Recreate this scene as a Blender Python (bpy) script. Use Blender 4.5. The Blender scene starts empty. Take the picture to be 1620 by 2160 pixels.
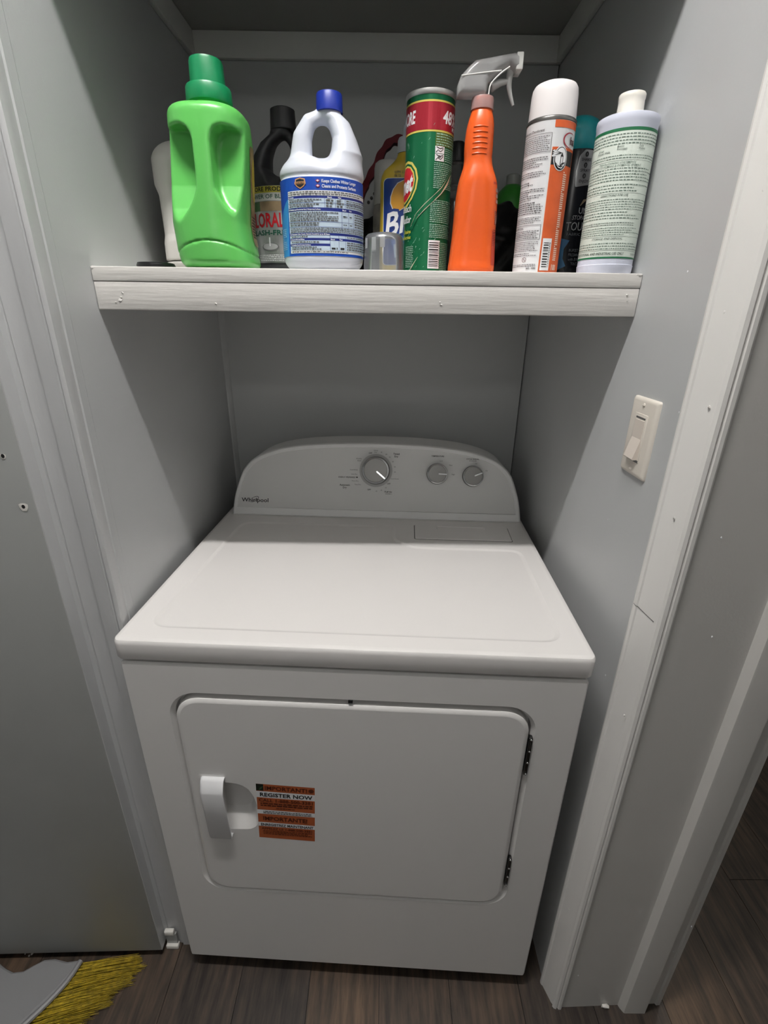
import bpy, bmesh, math, random
import numpy as np
from mathutils import Vector, Matrix
from mathutils.geometry import tessellate_polygon

sc = bpy.context.scene
COL = sc.collection
R = random.Random(7)
PI = math.pi

# ------------------------------------------------------------------ camera
CAM = Vector((0.04720, -0.58565, 1.35235))
yaw, pit, rol = 0.0023, 0.3903, 0.0138
Fw = Vector((math.sin(yaw)*math.cos(pit), math.cos(yaw)*math.cos(pit), -math.sin(pit)))
Rt0 = Vector((math.cos(yaw), -math.sin(yaw), 0))
Up0 = Rt0.cross(Fw)
Rt = math.cos(rol)*Rt0 + math.sin(rol)*Up0
Up = -math.sin(rol)*Rt0 + math.cos(rol)*Up0
cd = bpy.data.cameras.new('camera'); cam = bpy.data.objects.new('camera', cd); COL.objects.link(cam)
cd.sensor_fit = 'VERTICAL'; cd.sensor_height = 36.0; cd.sensor_width = 27.0
cd.lens = 1011.45/2160*36.0
cd.clip_start = 0.01
cam.matrix_world = Matrix(((Rt.x, Up.x, -Fw.x, CAM.x), (Rt.y, Up.y, -Fw.y, CAM.y), (Rt.z, Up.z, -Fw.z, CAM.z), (0, 0, 0, 1)))
sc.camera = cam
# ------------------------------------------------------------------ world, light, exposure
w = bpy.data.worlds.new('world'); sc.world = w; w.use_nodes = True
w.node_tree.nodes['Background'].inputs[0].default_value = (0.5, 0.52, 0.55, 1)
w.node_tree.nodes['Background'].inputs[1].default_value = 0.02
sc.view_settings.view_transform = 'Standard'; sc.view_settings.look = 'None'
sc.view_settings.gamma = 1.0; sc.view_settings.use_curve_mapping = False
sc.view_settings.exposure = 0.0
LAMP_POS = (-0.12, -0.285, 2.50)
LAMP_STRENGTH = 252.0
HALL_STRENGTH = 85.0

# ------------------------------------------------------------------ key dimensions (metres)
XL, XR, YB = -0.3723, 0.4124, 0.7232       # niche walls
YS, ZS = 0.173, 1.4111                     # shelf front edge and top
H = 0.8874                                 # dryer work top
ZC = 1.894                                 # niche ceiling
YH = 0.07                                  # plane of the header / wall left of the niche
HC = 2.58                                  # hall ceiling

# ------------------------------------------------------------------ materials
def s2l(c):
    c /= 255.0
    return c/12.92 if c <= 0.04045 else ((c+0.055)/1.055)**2.4
def rgb(r, g, b): return (s2l(r), s2l(g), s2l(b), 1.0)
MATS = {}
def mat(name, col, rough=0.5, metal=0.0, bump=0.0, bscale=200.0, spec=0.5, emit=None, trans=0.0, var=0.0, vscale=30.0, coat=0.0, bdist=0.001, stretch=None, sss=0.0):
    if name in MATS: return MATS[name]
    m = bpy.data.materials.new(name); m.use_nodes = True; MATS[name] = m
    nt = m.node_tree; b = nt.nodes['Principled BSDF']
    b.inputs['Base Color'].default_value = col
    b.inputs['Roughness'].default_value = rough
    b.inputs['Metallic'].default_value = metal
    b.inputs['Specular IOR Level'].default_value = spec
    b.inputs['Transmission Weight'].default_value = trans
    b.inputs['Coat Weight'].default_value = coat
    tc = nt.nodes.new('ShaderNodeTexCoord'); src = tc.outputs['Object']
    if stretch:
        mp = nt.nodes.new('ShaderNodeMapping'); mp.inputs['Scale'].default_value = stretch
        nt.links.new(src, mp.inputs['Vector']); src = mp.outputs['Vector']
    if bump > 0:
        n = nt.nodes.new('ShaderNodeTexNoise'); n.inputs['Scale'].default_value = bscale; n.inputs['Detail'].default_value = 4
        bp = nt.nodes.new('ShaderNodeBump'); bp.inputs['Strength'].default_value = bump; bp.inputs['Distance'].default_value = bdist
        nt.links.new(src, n.inputs['Vector']); nt.links.new(n.outputs['Fac'], bp.inputs['Height']); nt.links.new(bp.outputs['Normal'], b.inputs['Normal'])
    if var > 0:
        n2 = nt.nodes.new('ShaderNodeTexNoise'); n2.inputs['Scale'].default_value = vscale; n2.inputs['Detail'].default_value = 5
        mr = nt.nodes.new('ShaderNodeMapRange'); mr.inputs[1].default_value = 0.3; mr.inputs[2].default_value = 0.7
        mr.inputs[3].default_value = 1-var; mr.inputs[4].default_value = 1+var
        mx = nt.nodes.new('ShaderNodeVectorMath'); mx.operation = 'SCALE'; mx.inputs[0].default_value = col[:3]
        nt.links.new(src, n2.inputs['Vector']); nt.links.new(n2.outputs['Fac'], mr.inputs[0]); nt.links.new(mr.outputs[0], mx.inputs['Scale'])
        nt.links.new(mx.outputs[0], b.inputs['Base Color'])
    if emit:
        b.inputs['Emission Color'].default_value = col; b.inputs['Emission Strength'].default_value = emit
    return m

def speck(name, base, fleck, rough=0.35, metal=0.0, scale=60.0, lo=0.62, hi=0.7, stretch=(1, 1, 1)):
    """base colour with flecks of wear in a second colour"""
    if name in MATS: return MATS[name]
    m = mat(name, base, rough, metal); nt = m.node_tree; b = nt.nodes['Principled BSDF']
    tc = nt.nodes.new('ShaderNodeTexCoord'); mp = nt.nodes.new('ShaderNodeMapping'); mp.inputs['Scale'].default_value = stretch
    n = nt.nodes.new('ShaderNodeTexNoise'); n.inputs['Scale'].default_value = scale; n.inputs['Detail'].default_value = 8; n.inputs['Roughness'].default_value = 0.7
    r = nt.nodes.new('ShaderNodeValToRGB'); r.color_ramp.elements[0].position = lo; r.color_ramp.elements[1].position = hi
    r.color_ramp.elements[0].color = base; r.color_ramp.elements[1].color = fleck
    nt.links.new(tc.outputs['Object'], mp.inputs['Vector']); nt.links.new(mp.outputs[0], n.inputs['Vector'])
    nt.links.new(n.outputs['Fac'], r.inputs[0]); nt.links.new(r.outputs[0], b.inputs['Base Color'])
    return m

def translucent(name, col, see=0.45, rough=0.2):
    """thin milky plastic"""
    if name in MATS: return MATS[name]
    m = bpy.data.materials.new(name); m.use_nodes = True; MATS[name] = m
    nt = m.node_tree; nt.nodes.clear()
    out = nt.nodes.new('ShaderNodeOutputMaterial')
    tr = nt.nodes.new('ShaderNodeBsdfTransparent'); tr.inputs[0].default_value = (0.96, 0.97, 0.98, 1)
    df = nt.nodes.new('ShaderNodeBsdfDiffuse'); df.inputs[0].default_value = col
    tl = nt.nodes.new('ShaderNodeBsdfTranslucent'); tl.inputs[0].default_value = col
    gl = nt.nodes.new('ShaderNodeBsdfGlossy'); gl.inputs['Roughness'].default_value = rough
    fr = nt.nodes.new('ShaderNodeFresnel'); fr.inputs[0].default_value = 1.5
    a = nt.nodes.new('ShaderNodeMixShader'); b = nt.nodes.new('ShaderNodeMixShader'); c = nt.nodes.new('ShaderNodeMixShader')
    a.inputs[0].default_value = 0.4; nt.links.new(df.outputs[0], a.inputs[1]); nt.links.new(tl.outputs[0], a.inputs[2])
    b.inputs[0].default_value = see; nt.links.new(a.outputs[0], b.inputs[1]); nt.links.new(tr.outputs[0], b.inputs[2])
    nt.links.new(fr.outputs[0], c.inputs[0]); nt.links.new(b.outputs[0], c.inputs[1]); nt.links.new(gl.outputs[0], c.inputs[2])
    nt.links.new(c.outputs[0], out.inputs[0])
    return m

WALL = mat('wall_paint', rgb(194, 196, 197), 0.38, bump=0.12, bscale=260, bdist=0.0015, var=0.02, vscale=4)
WALLD = mat('niche_panel_paint', rgb(192, 194, 194), 0.42, bump=0.08, bscale=260, bdist=0.001)
DOORM = mat('door_paint', rgb(170, 172, 170), 0.4, bump=0.1, bscale=200, bdist=0.001, var=0.03, vscale=6)
CEILM = mat('ceiling_paint', rgb(168, 168, 164), 0.8, bump=0.3, bscale=180, bdist=0.002)
TRIMM = mat('trim_paint', rgb(198, 199, 200), 0.33, bump=0.25, bscale=90, bdist=0.002, stretch=(1, 1, 0.35))
TRIMR = mat('casing_paint', rgb(236, 234, 231), 0.33, bump=0.3, bscale=80, bdist=0.002, stretch=(1, 1, 0.3))
CROWNM = mat('crown_paint', rgb(228, 228, 224), 0.5)
SHELFM = mat('shelf_paint', rgb(216, 213, 209), 0.42, bump=0.55, bscale=55, bdist=0.0022, stretch=(0.12, 1, 1.6))
DARKM = mat('dark_gap', rgb(20, 20, 20), 0.8)
WHITEP = mat('bare_white_wood', rgb(235, 232, 226), 0.6, bump=0.2, bscale=120)
ENAMEL = mat('white_enamel', rgb(236, 233, 231), 0.22, spec=0.5, coat=0.3)
ENAMELS = mat('white_enamel_side', rgb(228, 226, 224), 0.35, bump=0.03, bscale=700, bdist=0.0004)
CONSOLEW = mat('white_console_plastic', rgb(240, 240, 239), 0.4)
CONSOLEG = mat('grey_console_panel', rgb(226, 226, 224), 0.45, metal=0.0)
KNOBM = mat('brushed_knob_face', rgb(150, 149, 146), 0.35, metal=0.3, bump=0.1, bscale=400)
CHROME = mat('chrome', rgb(200, 200, 200), 0.18, metal=1.0)
DARKCH = mat('dark_chrome', rgb(90, 90, 90), 0.25, metal=1.0)
INK = mat('black_ink', rgb(28, 28, 30), 0.6)
INKG = mat('grey_ink', rgb(92, 92, 92), 0.6)
IVORY = mat('ivory_plastic', rgb(224, 217, 207), 0.35)
WHITE = mat('white_print', rgb(235, 236, 238), 0.45)

# ------------------------------------------------------------------ object helpers
def setp(o, label=None, cat=None, group=None, kind=None):
    if label: o['label'] = label
    if cat: o['category'] = cat
    if group: o['group'] = group
    if kind: o['kind'] = kind
    return o
def thing(name, label, cat, loc=(0, 0, 0), rz=0.0, group=None):
    o = bpy.data.objects.new(name, None); COL.objects.link(o)
    o.empty_display_size = 0.02
    o.location = loc; o.rotation_euler = (0, 0, rz)
    return setp(o, label, cat, group)
def obj(name, verts, faces, mats, parent=None, fm=None, smooth=True, auto=35):
    me = bpy.data.meshes.new(name)
    me.from_pydata([tuple(v) for v in verts], [], [tuple(f) for f in faces]); me.update()
    if not isinstance(mats, (list, tuple)): mats = [mats]
    for m in mats: me.materials.append(m)
    if fm is not None: me.polygons.foreach_set('material_index', fm)
    finish(me, smooth, auto)
    o = bpy.data.objects.new(name, me); COL.objects.link(o)
    if parent: o.parent = parent
    return o
def finish(me, smooth=True, auto=35):
    if not smooth: return
    me.polygons.foreach_set('use_smooth', [True]*len(me.polygons))
    if auto:
        bm = bmesh.new(); bm.from_mesh(me); a = math.radians(auto)
        for e in bm.edges:
            if len(e.link_faces) == 2 and e.calc_face_angle(0) > a: e.smooth = False
        bm.to_mesh(me); bm.free()
    me.update()
def from_bm(name, bm, mats, parent=None, smooth=True, auto=35, recalc=True):
    if recalc: bmesh.ops.recalc_face_normals(bm, faces=bm.faces)
    me = bpy.data.meshes.new(name); bm.to_mesh(me); bm.free()
    if not isinstance(mats, (list, tuple)): mats = [mats]
    for m in mats: me.materials.append(m)
    finish(me, smooth, auto)
    at = me.attributes.get('flat')
    if at:
        fl = np.zeros(len(me.polygons), np.int32); at.data.foreach_get('value', fl)
        sm = np.zeros(len(me.polygons), bool); me.polygons.foreach_get('use_smooth', sm); sm[fl > 0] = False; me.polygons.foreach_set('use_smooth', sm)
    o = bpy.data.objects.new(name, me); COL.objects.link(o)
    if parent: o.parent = parent
    return o
def bm_box(bm, x0, x1, y0, y1, z0, z1, bev=0.0, seg=2, mi=0):
    vs = [bm.verts.new(p) for p in ((x0, y0, z0), (x1, y0, z0), (x1, y1, z0), (x0, y1, z0), (x0, y0, z1), (x1, y0, z1), (x1, y1, z1), (x0, y1, z1))]
    fs = [bm.faces.new([vs[i] for i in f]) for f in ((0, 3, 2, 1), (4, 5, 6, 7), (0, 1, 5, 4), (1, 2, 6, 5), (2, 3, 7, 6), (3, 0, 4, 7))]
    for f in fs: f.material_index = mi
    if bev > 0:
        es = list({e for f in fs for e in f.edges})
        bmesh.ops.bevel(bm, geom=es, offset=bev, segments=seg, affect='EDGES', profile=0.5)
def box(name, x0, x1, y0, y1, z0, z1, m, parent=None, bev=0.0, seg=2):
    bm = bmesh.new(); bm_box(bm, x0, x1, y0, y1, z0, z1, bev, seg)
    return from_bm(name, bm, m, parent, smooth=bev > 0, auto=50)
def prism(name, pts, axis, a, b, m, parent=None, smooth=False, auto=30):
    """polygon pts extruded along axis from a to b; pts are the other two coordinates in xyz order"""
    def mk(p, t):
        return {'z': (p[0], p[1], t), 'x': (t, p[0], p[1]), 'y': (p[0], t, p[1])}[axis]
    n = len(pts); vs = [mk(p, a) for p in pts]+[mk(p, b) for p in pts]
    fs = [(i, (i+1) % n, n+(i+1) % n, n+i) for i in range(n)]
    bm = bmesh.new(); bv = [bm.verts.new(v) for v in vs]
    for f in fs: bm.faces.new([bv[i] for i in f])
    bm.faces.new(bv[:n]); bm.faces.new(bv[n:])
    return from_bm(name, bm, m, parent, smooth, auto)
def skin_loops(loops, cap0=True, cap1=True, closed=True):
    """loops of equal length -> verts, faces"""
    n = len(loops[0]); vs = [v for l in loops for v in l]; fs = []
    for k in range(len(loops)-1):
        for i in range(n if closed else n-1):
            j = (i+1) % n
            fs.append((k*n+i, k*n+j, (k+1)*n+j, (k+1)*n+i))
    if cap0: fs.append(tuple(range(n-1, -1, -1)))
    if cap1: fs.append(tuple((len(loops)-1)*n+i for i in range(n)))
    return vs, fs
def ellipse_loop(z, rx, ry, n=2.0, cx=0.0, cy=0.0, seg=64):
    out = []
    for i in range(seg):
        a = 2*PI*i/seg; c, s = math.cos(a), math.sin(a)
        out.append((cx+rx*math.copysign(abs(c)**(2/n), c), cy+ry*math.copysign(abs(s)**(2/n), s), z))
    return out
def loft(name, rows, m, parent=None, seg=64, auto=40):
    """rows: (z, rx, ry, n, cx, cy)"""
    loops = []
    for r in rows:
        r = list(r)+[None]*6
        z, rx = r[0], r[1]; ry = r[2] if r[2] is not None else rx
        loops.append(ellipse_loop(z, max(rx, 1e-5), max(ry, 1e-5), r[3] or 2.0, r[4] or 0.0, r[5] or 0.0, seg))
    vs, fs = skin_loops(loops)
    return obj(name, vs, fs, m, parent, auto=auto)
def tube(bm, pts, r, seg=10, taper=None, mi=0):
    pts = [Vector(p) for p in pts]; loops = []
    pn = None
    for i, p in enumerate(pts):
        d = (pts[min(i+1, len(pts)-1)]-pts[max(i-1, 0)]).normalized()
        if pn is None:
            ref = Vector((0, 0, 1)) if abs(d.z) < 0.9 else Vector((1, 0, 0))
            pn = d.cross(ref).normalized()
        pn = (pn-d*pn.dot(d)).normalized(); b = d.cross(pn)
        rr = r[i] if isinstance(r, (list, tuple)) else r
        loops.append([bm.verts.new(p+rr*(math.cos(2*PI*k/seg)*pn+math.sin(2*PI*k/seg)*b)) for k in range(seg)])
    for k in range(len(loops)-1):
        for i in range(seg):
            j = (i+1) % seg
            f = bm.faces.new((loops[k][i], loops[k][j], loops[k+1][j], loops[k+1][i])); f.material_index = mi
    bm.faces.new(loops[0][::-1]).material_index = mi; bm.faces.new(loops[-1]).material_index = mi
def smooth_path(pts, n=8):
    pts = [Vector(p) for p in pts]; out = []
    for i in range(len(pts)-1):
        p0 = pts[max(i-1, 0)]; p1 = pts[i]; p2 = pts[i+1]; p3 = pts[min(i+2, len(pts)-1)]
        for k in range(n):
            t = k/n
            out.append(0.5*((2*p1)+(p2-p0)*t+(2*p0-5*p1+4*p2-p3)*t*t+(3*p1-p0-3*p2+p3)*t**3))
    out.append(pts[-1]); return out
def rrect(x0, x1, y0, y1, r, seg=8):
    out = []
    for cx, cy, a0 in ((x1-r, y1-r, 0), (x0+r, y1-r, 90), (x0+r, y0+r, 180), (x1-r, y0+r, 270)):
        for k in range(seg+1):
            a = math.radians(a0+90*k/seg); out.append((cx+r*math.cos(a), cy+r*math.sin(a)))
    return out
def rpoly(pts, r, seg=5):
    """round the corners of a 2D polygon; r a number or a list"""
    out = []; n = len(pts)
    for i in range(n):
        p = Vector(pts[i]); a = Vector(pts[i-1]); b = Vector(pts[(i+1) % n]); rr = r[i] if isinstance(r, (list, tuple)) else r
        if rr <= 0: out.append(tuple(p)); continue
        d1 = (a-p); d2 = (b-p); rr = min(rr, d1.length*0.49, d2.length*0.49)
        p1 = p+d1.normalized()*rr; p2 = p+d2.normalized()*rr
        for k in range(seg+1):
            t = k/seg; out.append(tuple((1-t)**2*p1+2*t*(1-t)*p+t*t*p2))
    return out
def offset_poly(pts, d):
    """inset (d>0) for counter-clockwise polygons"""
    n = len(pts); out = []
    for i in range(n):
        p = Vector(pts[i]); a = (p-Vector(pts[i-1])); b = (Vector(pts[(i+1) % n])-p)
        if a.length < 1e-9: a = b
        if b.length < 1e-9: b = a
        a = a.normalized(); b = b.normalized()
        na = Vector((-a.y, a.x)); nb = Vector((-b.y, b.x)); m = (na+nb)
        m = m.normalized() if m.length > 1e-6 else na
        k = d/max(0.35, m.dot(na)); out.append((p.x+m.x*k, p.y+m.y*k))
    return out
def face_with_holes(bm, outer, holes, mi=0):
    """outer, holes: lists of BMVerts forming loops"""
    polys = [[v.co.copy() for v in outer]]+[[v.co.copy() for v in h] for h in holes]
    allv = list(outer)+[v for h in holes for v in h]
    fl = []
    for t in tessellate_polygon(polys):
        try:
            f = bm.faces.new([allv[i] for i in t]); f.material_index = mi; fl.append(f)
            ly = bm.faces.layers.int.get('flat') or bm.faces.layers.int.new('flat')
            bm.faces.ensure_lookup_table(); f = bm.faces[-1]; f[ly] = 1; fl[-1] = f
        except ValueError: pass
    return fl
def ring(bm, l1, l2, mi=0):
    n = len(l1)
    for i in range(n):
        j = (i+1) % n
        f = bm.faces.new((l1[i], l1[j], l2[j], l2[i])); f.material_index = mi

# ------------------------------------------------------------------ implicit surfaces (surface nets)
def surfnet(f, lo, hi, h):
    ax = [np.arange(lo[i]-2*h, hi[i]+3*h, h) for i in range(3)]
    X, Y, Z = np.meshgrid(*ax, indexing='ij'); V = f(X, Y, Z).astype(np.float32); S = V < 0
    nx, ny, nz = V.shape; cs = (nx-1, ny-1, nz-1)
    acc = np.zeros(cs+(3,), np.float32); cnt = np.zeros(cs, np.float32)
    corners = [(i, j, k) for i in (0, 1) for j in (0, 1) for k in (0, 1)]
    sub = lambda A, c: A[c[0]:c[0]+cs[0], c[1]:c[1]+cs[1], c[2]:c[2]+cs[2]]
    for a in range(3):
        for c in corners:
            if c[a]: continue
            d = list(c); d[a] = 1; va, vb = sub(V, c), sub(V, d); m = (va < 0) != (vb < 0)
            t = np.where(m, va/np.where(m, va-vb, 1), 0)
            for q in range(3):
                acc[..., q] += np.where(m, c[q]+(t if q == a else 0), 0)
            cnt += m
    act = cnt > 0; idx = -np.ones(cs, np.int64); n = int(act.sum()); idx[act] = np.arange(n)
    I = np.argwhere(act); P = acc[act]/cnt[act][:, None]
    vs = np.stack([ax[q][0]+(I[:, q]+P[:, q])*h for q in range(3)], 1)
    faces = []
    for a in range(3):
        b, c = (a+1) % 3, (a+2) % 3
        s0 = [slice(0, None)]*3; s1 = [slice(0, None)]*3; s0[a] = slice(0, -1); s1[a] = slice(1, None)
        m = S[tuple(s0)] != S[tuple(s1)]
        E = np.argwhere(m); E = E[(E[:, b] > 0) & (E[:, c] > 0) & (E[:, b] < cs[b]) & (E[:, c] < cs[c])]
        inside = S[tuple(s0)][tuple(E.T)]
        def g(db, dc):
            q = E.copy(); q[:, b] -= db; q[:, c] -= dc; return idx[tuple(q.T)]
        quad = np.stack([g(1, 1), g(0, 1), g(0, 0), g(1, 0)], 1)
        quad[~inside] = quad[~inside][:, ::-1]
        faces.append(quad)
    return vs, np.concatenate(faces)
def sdf_obj(name, f, lo, hi, h, m, parent=None):
    vs, fs = surfnet(f, lo, hi, h)
    me = bpy.data.meshes.new(name)
    me.vertices.add(len(vs)); me.vertices.foreach_set('co', vs.astype(np.float32).ravel())
    me.loops.add(len(fs)*4); me.loops.foreach_set('vertex_index', fs.ravel().astype(np.int32))
    me.polygons.add(len(fs)); me.polygons.foreach_set('loop_start', np.arange(0, len(fs)*4, 4, dtype=np.int32))
    me.polygons.foreach_set('loop_total', np.full(len(fs), 4, np.int32))
    me.update(calc_edges=True); me.validate()
    me.polygons.foreach_set('use_smooth', [True]*len(me.polygons)); me.materials.append(m)
    o = bpy.data.objects.new(name, me); COL.objects.link(o)
    if parent: o.parent = parent
    return o
def smin(a, b, k):
    h = np.clip(0.5+0.5*(b-a)/k, 0, 1); return b*(1-h)+a*h-k*h*(1-h)
def smax(a, b, k): return -smin(-a, -b, k)
def sd_rows(rows, n=2.0):
    """solid given by stacked superellipses (z, rx, ry, cx, cy)"""
    A = np.array([list(r)+[0]*(5-len(r)) for r in rows], float)
    def f(X, Y, Z):
        q = [np.interp(Z, A[:, 0], A[:, i]) for i in range(1, 5)]
        rr = (np.abs((X-q[2])/q[0])**n+np.abs((Y-q[3])/q[1])**n)**(1/n)
        d = (rr-1)*np.minimum(q[0], q[1])
        return d
    return f
def sd_slab(Z, a, b): return np.maximum(a-Z, Z-b)
def sd_caps(X, Y, Z, pts, rad, ys=1.0):
    d = np.full(X.shape, 1e3, np.float32)
    for i in range(len(pts)-1):
        a = np.array(pts[i]); b = np.array(pts[i+1]); ba = b-a
        px, py, pz = X-a[0], (Y-a[1])*ys, Z-a[2]
        t = np.clip((px*ba[0]+py*ba[1]+pz*ba[2])/max(1e-9, ba@ba), 0, 1)
        dd = np.sqrt((px-t*ba[0])**2+(py-t*ba[1])**2+(pz-t*ba[2])**2)-(rad[i]*(1-t)+rad[i+1]*t)
        d = np.minimum(d, dd)
    return d
def sd_ell(X, Y, Z, c, r):
    k = np.sqrt(((X-c[0])/r[0])**2+((Y-c[1])/r[1])**2+((Z-c[2])/r[2])**2)
    return (k-1)*min(r)
def sd_poly2(U, V, poly):
    d = np.full(U.shape, 1e9); s = np.ones(U.shape); n = len(poly)
    for i in range(n):
        ax, ay = poly[i]; bx, by = poly[i-1]; ex, ey = bx-ax, by-ay; wx, wy = U-ax, V-ay
        t = np.clip((wx*ex+wy*ey)/(ex*ex+ey*ey+1e-12), 0, 1)
        d = np.minimum(d, (wx-t*ex)**2+(wy-t*ey)**2)
        c1 = V >= ay; c2 = V < by; c3 = ex*wy > ey*wx
        fl = (c1 & c2 & c3) | (~c1 & ~c2 & ~c3); s = np.where(fl, -s, s)
    return s*np.sqrt(d)

# ------------------------------------------------------------------ printed labels that follow a surface
_tc = {}
def text_mesh(s, bold, shear):
    key = (s, bold, shear)
    if key not in _tc:
        c = bpy.data.curves.new('t', 'FONT'); c.body = s; c.size = 1; c.offset = bold; c.shear = shear; c.resolution_u = 2
        o = bpy.data.objects.new('t', c); me = bpy.data.meshes.new_from_object(o)
        vs = [(v.co.x, v.co.y) for v in me.vertices]; fs = [tuple(p.vertices) for p in me.polygons]
        bpy.data.objects.remove(o); bpy.data.curves.remove(c); bpy.data.meshes.remove(me)
        _tc[key] = (vs, fs)
    return _tc[key]
class Decal:
    def __init__(self, fn, cut=0.002): self.fn = fn; self.cut = cut; self.L = {}; self.k = 0
    def add(self, layer, m, polys, cut): self.L.setdefault(layer, []).append((m, polys, cut, self.k)); self.k += 1
    def poly(self, pts, m, layer=0): self.add(layer, m, [list(pts)], True)
    def rect(self, u0, u1, v0, v1, m, layer=0): self.poly([(u0, v0), (u1, v0), (u1, v1), (u0, v1)], m, layer)
    def rr(self, u0, u1, v0, v1, r, m, layer=0): self.poly(rrect(u0, u1, v0, v1, r, 4), m, layer)
    def oval(self, cu, cv, ru, rv, m, layer=1, n=24): self.poly([(cu+ru*math.cos(2*PI*i/n), cv+rv*math.sin(2*PI*i/n)) for i in range(n)], m, layer)
    def stroke(self, pts, wd, m, layer=2):
        P = [Vector(p) for p in pts]; a = []; b = []
        for i, p in enumerate(P):
            d = (P[min(i+1, len(P)-1)]-P[max(i-1, 0)]).normalized(); nrm = Vector((-d.y, d.x)); ww = wd[i] if isinstance(wd, (list, tuple)) else wd
            a.append(tuple(p+nrm*ww/2)); b.append(tuple(p-nrm*ww/2))
        self.add(layer, m, [[b[i], b[i+1], a[i+1], a[i]] for i in range(len(P)-1)], len(P) < 10)
    def frame(self, u0, u1, v0, v1, t, m, layer=2):
        self.rect(u0, u1, v0, v0+t, m, layer); self.rect(u0, u1, v1-t, v1, m, layer)
        self.add(layer, m, [[(u0, v0), (u0+t, v0), (u0+t, v1), (u0, v1)], [(u1-t, v0), (u1, v0), (u1, v1), (u1-t, v1)]], False)
    def text(self, s, u, v, h, m, layer=2, align='L', wd=None, bold=0.01, shear=0.0, rot=0.0, slope=0.0):
        vs, fs = text_mesh(s, bold, shear)
        if not fs: return
        x0 = min(p[0] for p in vs); x1 = max(p[0] for p in vs)
        sy = h/0.73; sx = sy if wd is None else wd/(x1-x0); W = (x1-x0)*sx
        ox = {'L': 0, 'C': -W/2, 'R': -W}[align]; c, sn = math.cos(rot), math.sin(rot); pts = []
        for p in vs:
            a = (p[0]-x0)*sx+ox; b = p[1]*sy+slope*a; pts.append((u+a*c-b*sn, v+a*sn+b*c))
        self.add(layer, m, [[pts[i] for i in f] for f in fs], h > 0.006)
    def fine(self, u0, u1, v0, v1, n, m, layer=2, ratio=0.5, ragged=0.25, seed=0, vert=False):
        """lines of print too small to read"""
        r = random.Random(seed+n); lh = (v1-v0)/n; ps = []
        for i in range(n):
            vv = v1-(i+1)*lh+lh*0.25; e = u1-(u1-u0)*r.random()*ragged*(1 if r.random() < 0.5 else 0); u = u0
            while u < e:
                wl = lh*ratio*(1.2+3.2*r.random()); b = min(u+wl, e); hh = lh*ratio*(0.85+0.3*r.random())
                ps.append([(u, vv), (b, vv), (b, vv+hh), (u, vv+hh)]); u = b+lh*0.33
        self.add(layer, m, ps, False)
    def bars(self, u0, u1, v0, v1, m, layer=2, n=30, horiz=True, seed=3):
        r = random.Random(seed); ps = []; t = 0.0; tot = []
        while t < 1:
            a = (0.5+1.8*r.random())/n; tot.append((t, min(t+a*0.55, 1))); t += a+0.4/n
        for a, b in tot:
            if horiz: ps.append([(u0, v0+(v1-v0)*a), (u1, v0+(v1-v0)*a), (u1, v0+(v1-v0)*b), (u0, v0+(v1-v0)*b)])
            else: ps.append([(u0+(u1-u0)*a, v0), (u0+(u1-u0)*b, v0), (u0+(u1-u0)*b, v1), (u0+(u1-u0)*a, v1)])
        self.add(layer, m, ps, True)
    def build(self, parent, name='label', sub='lettering', split=1):
        out = []
        for nm, test in ((name, lambda l: l < split), (sub, lambda l: l >= split)):
            V = []; F = []; FM = []; ms = []
            for layer in sorted(self.L):
                if not test(layer): continue
                for m, polys, cut, k in self.L[layer]:
                    if m not in ms: ms.append(m)
                    mi = ms.index(m); off = 0.00025+0.00018*layer+0.0000012*k
                    if cut:
                        bm = bmesh.new()
                        for p in polys:
                            try: bm.faces.new([bm.verts.new((q[0], q[1], 0)) for q in p])
                            except ValueError: pass
                        us = [v.co.x for v in bm.verts]; a, b = min(us), max(us); k = math.ceil(a/self.cut)
                        vs2 = [v.co.y for v in bm.verts]
                        while k*self.cut < b:
                            bmesh.ops.bisect_plane(bm, geom=list(bm.verts)+list(bm.edges)+list(bm.faces), plane_co=(k*self.cut, 0, 0), plane_no=(1, 0, 0)); k += 1
                        if getattr(self, 'cutv', 0):
                            k = math.ceil(min(vs2)/self.cutv)
                            while k*self.cutv < max(vs2):
                                bmesh.ops.bisect_plane(bm, geom=list(bm.verts)+list(bm.edges)+list(bm.faces), plane_co=(0, k*self.cutv, 0), plane_no=(0, 1, 0)); k += 1
                        bm.verts.index_update(); base = len(V)
                        V += [self.fn(v.co.x, v.co.y, off) for v in bm.verts]
                        for f in bm.faces: F.append([base+v.index for v in f.verts]); FM.append(mi)
                        bm.free()
                    else:
                        for p in polys:
                            base = len(V); V += [self.fn(q[0], q[1], off) for q in p]; F.append(list(range(base, base+len(p)))); FM.append(mi)
            if V:
                o = obj(nm, V, F, ms, out[0] if out else parent, FM, smooth=False); out.append(o)
        return out
def cyl_map(r, ry=None, phi0=0.0, cx=0.0, cy=0.0, n=2.0):
    """u is arc length at radius r counted from the front (-y), phi0 turns it"""
    ry = ry or r
    def f(u, v, off):
        a = u/r+phi0; c, s = math.cos(a), math.sin(a)
        k = (abs(s)**n+abs(c)**n)**(-1/n); return (cx+(r*k+off)*s, cy-(ry*k+off)*c, v)
    return f

# ================================================================== SETTING
def struct(o): o['kind'] = 'structure'; return o

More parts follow.
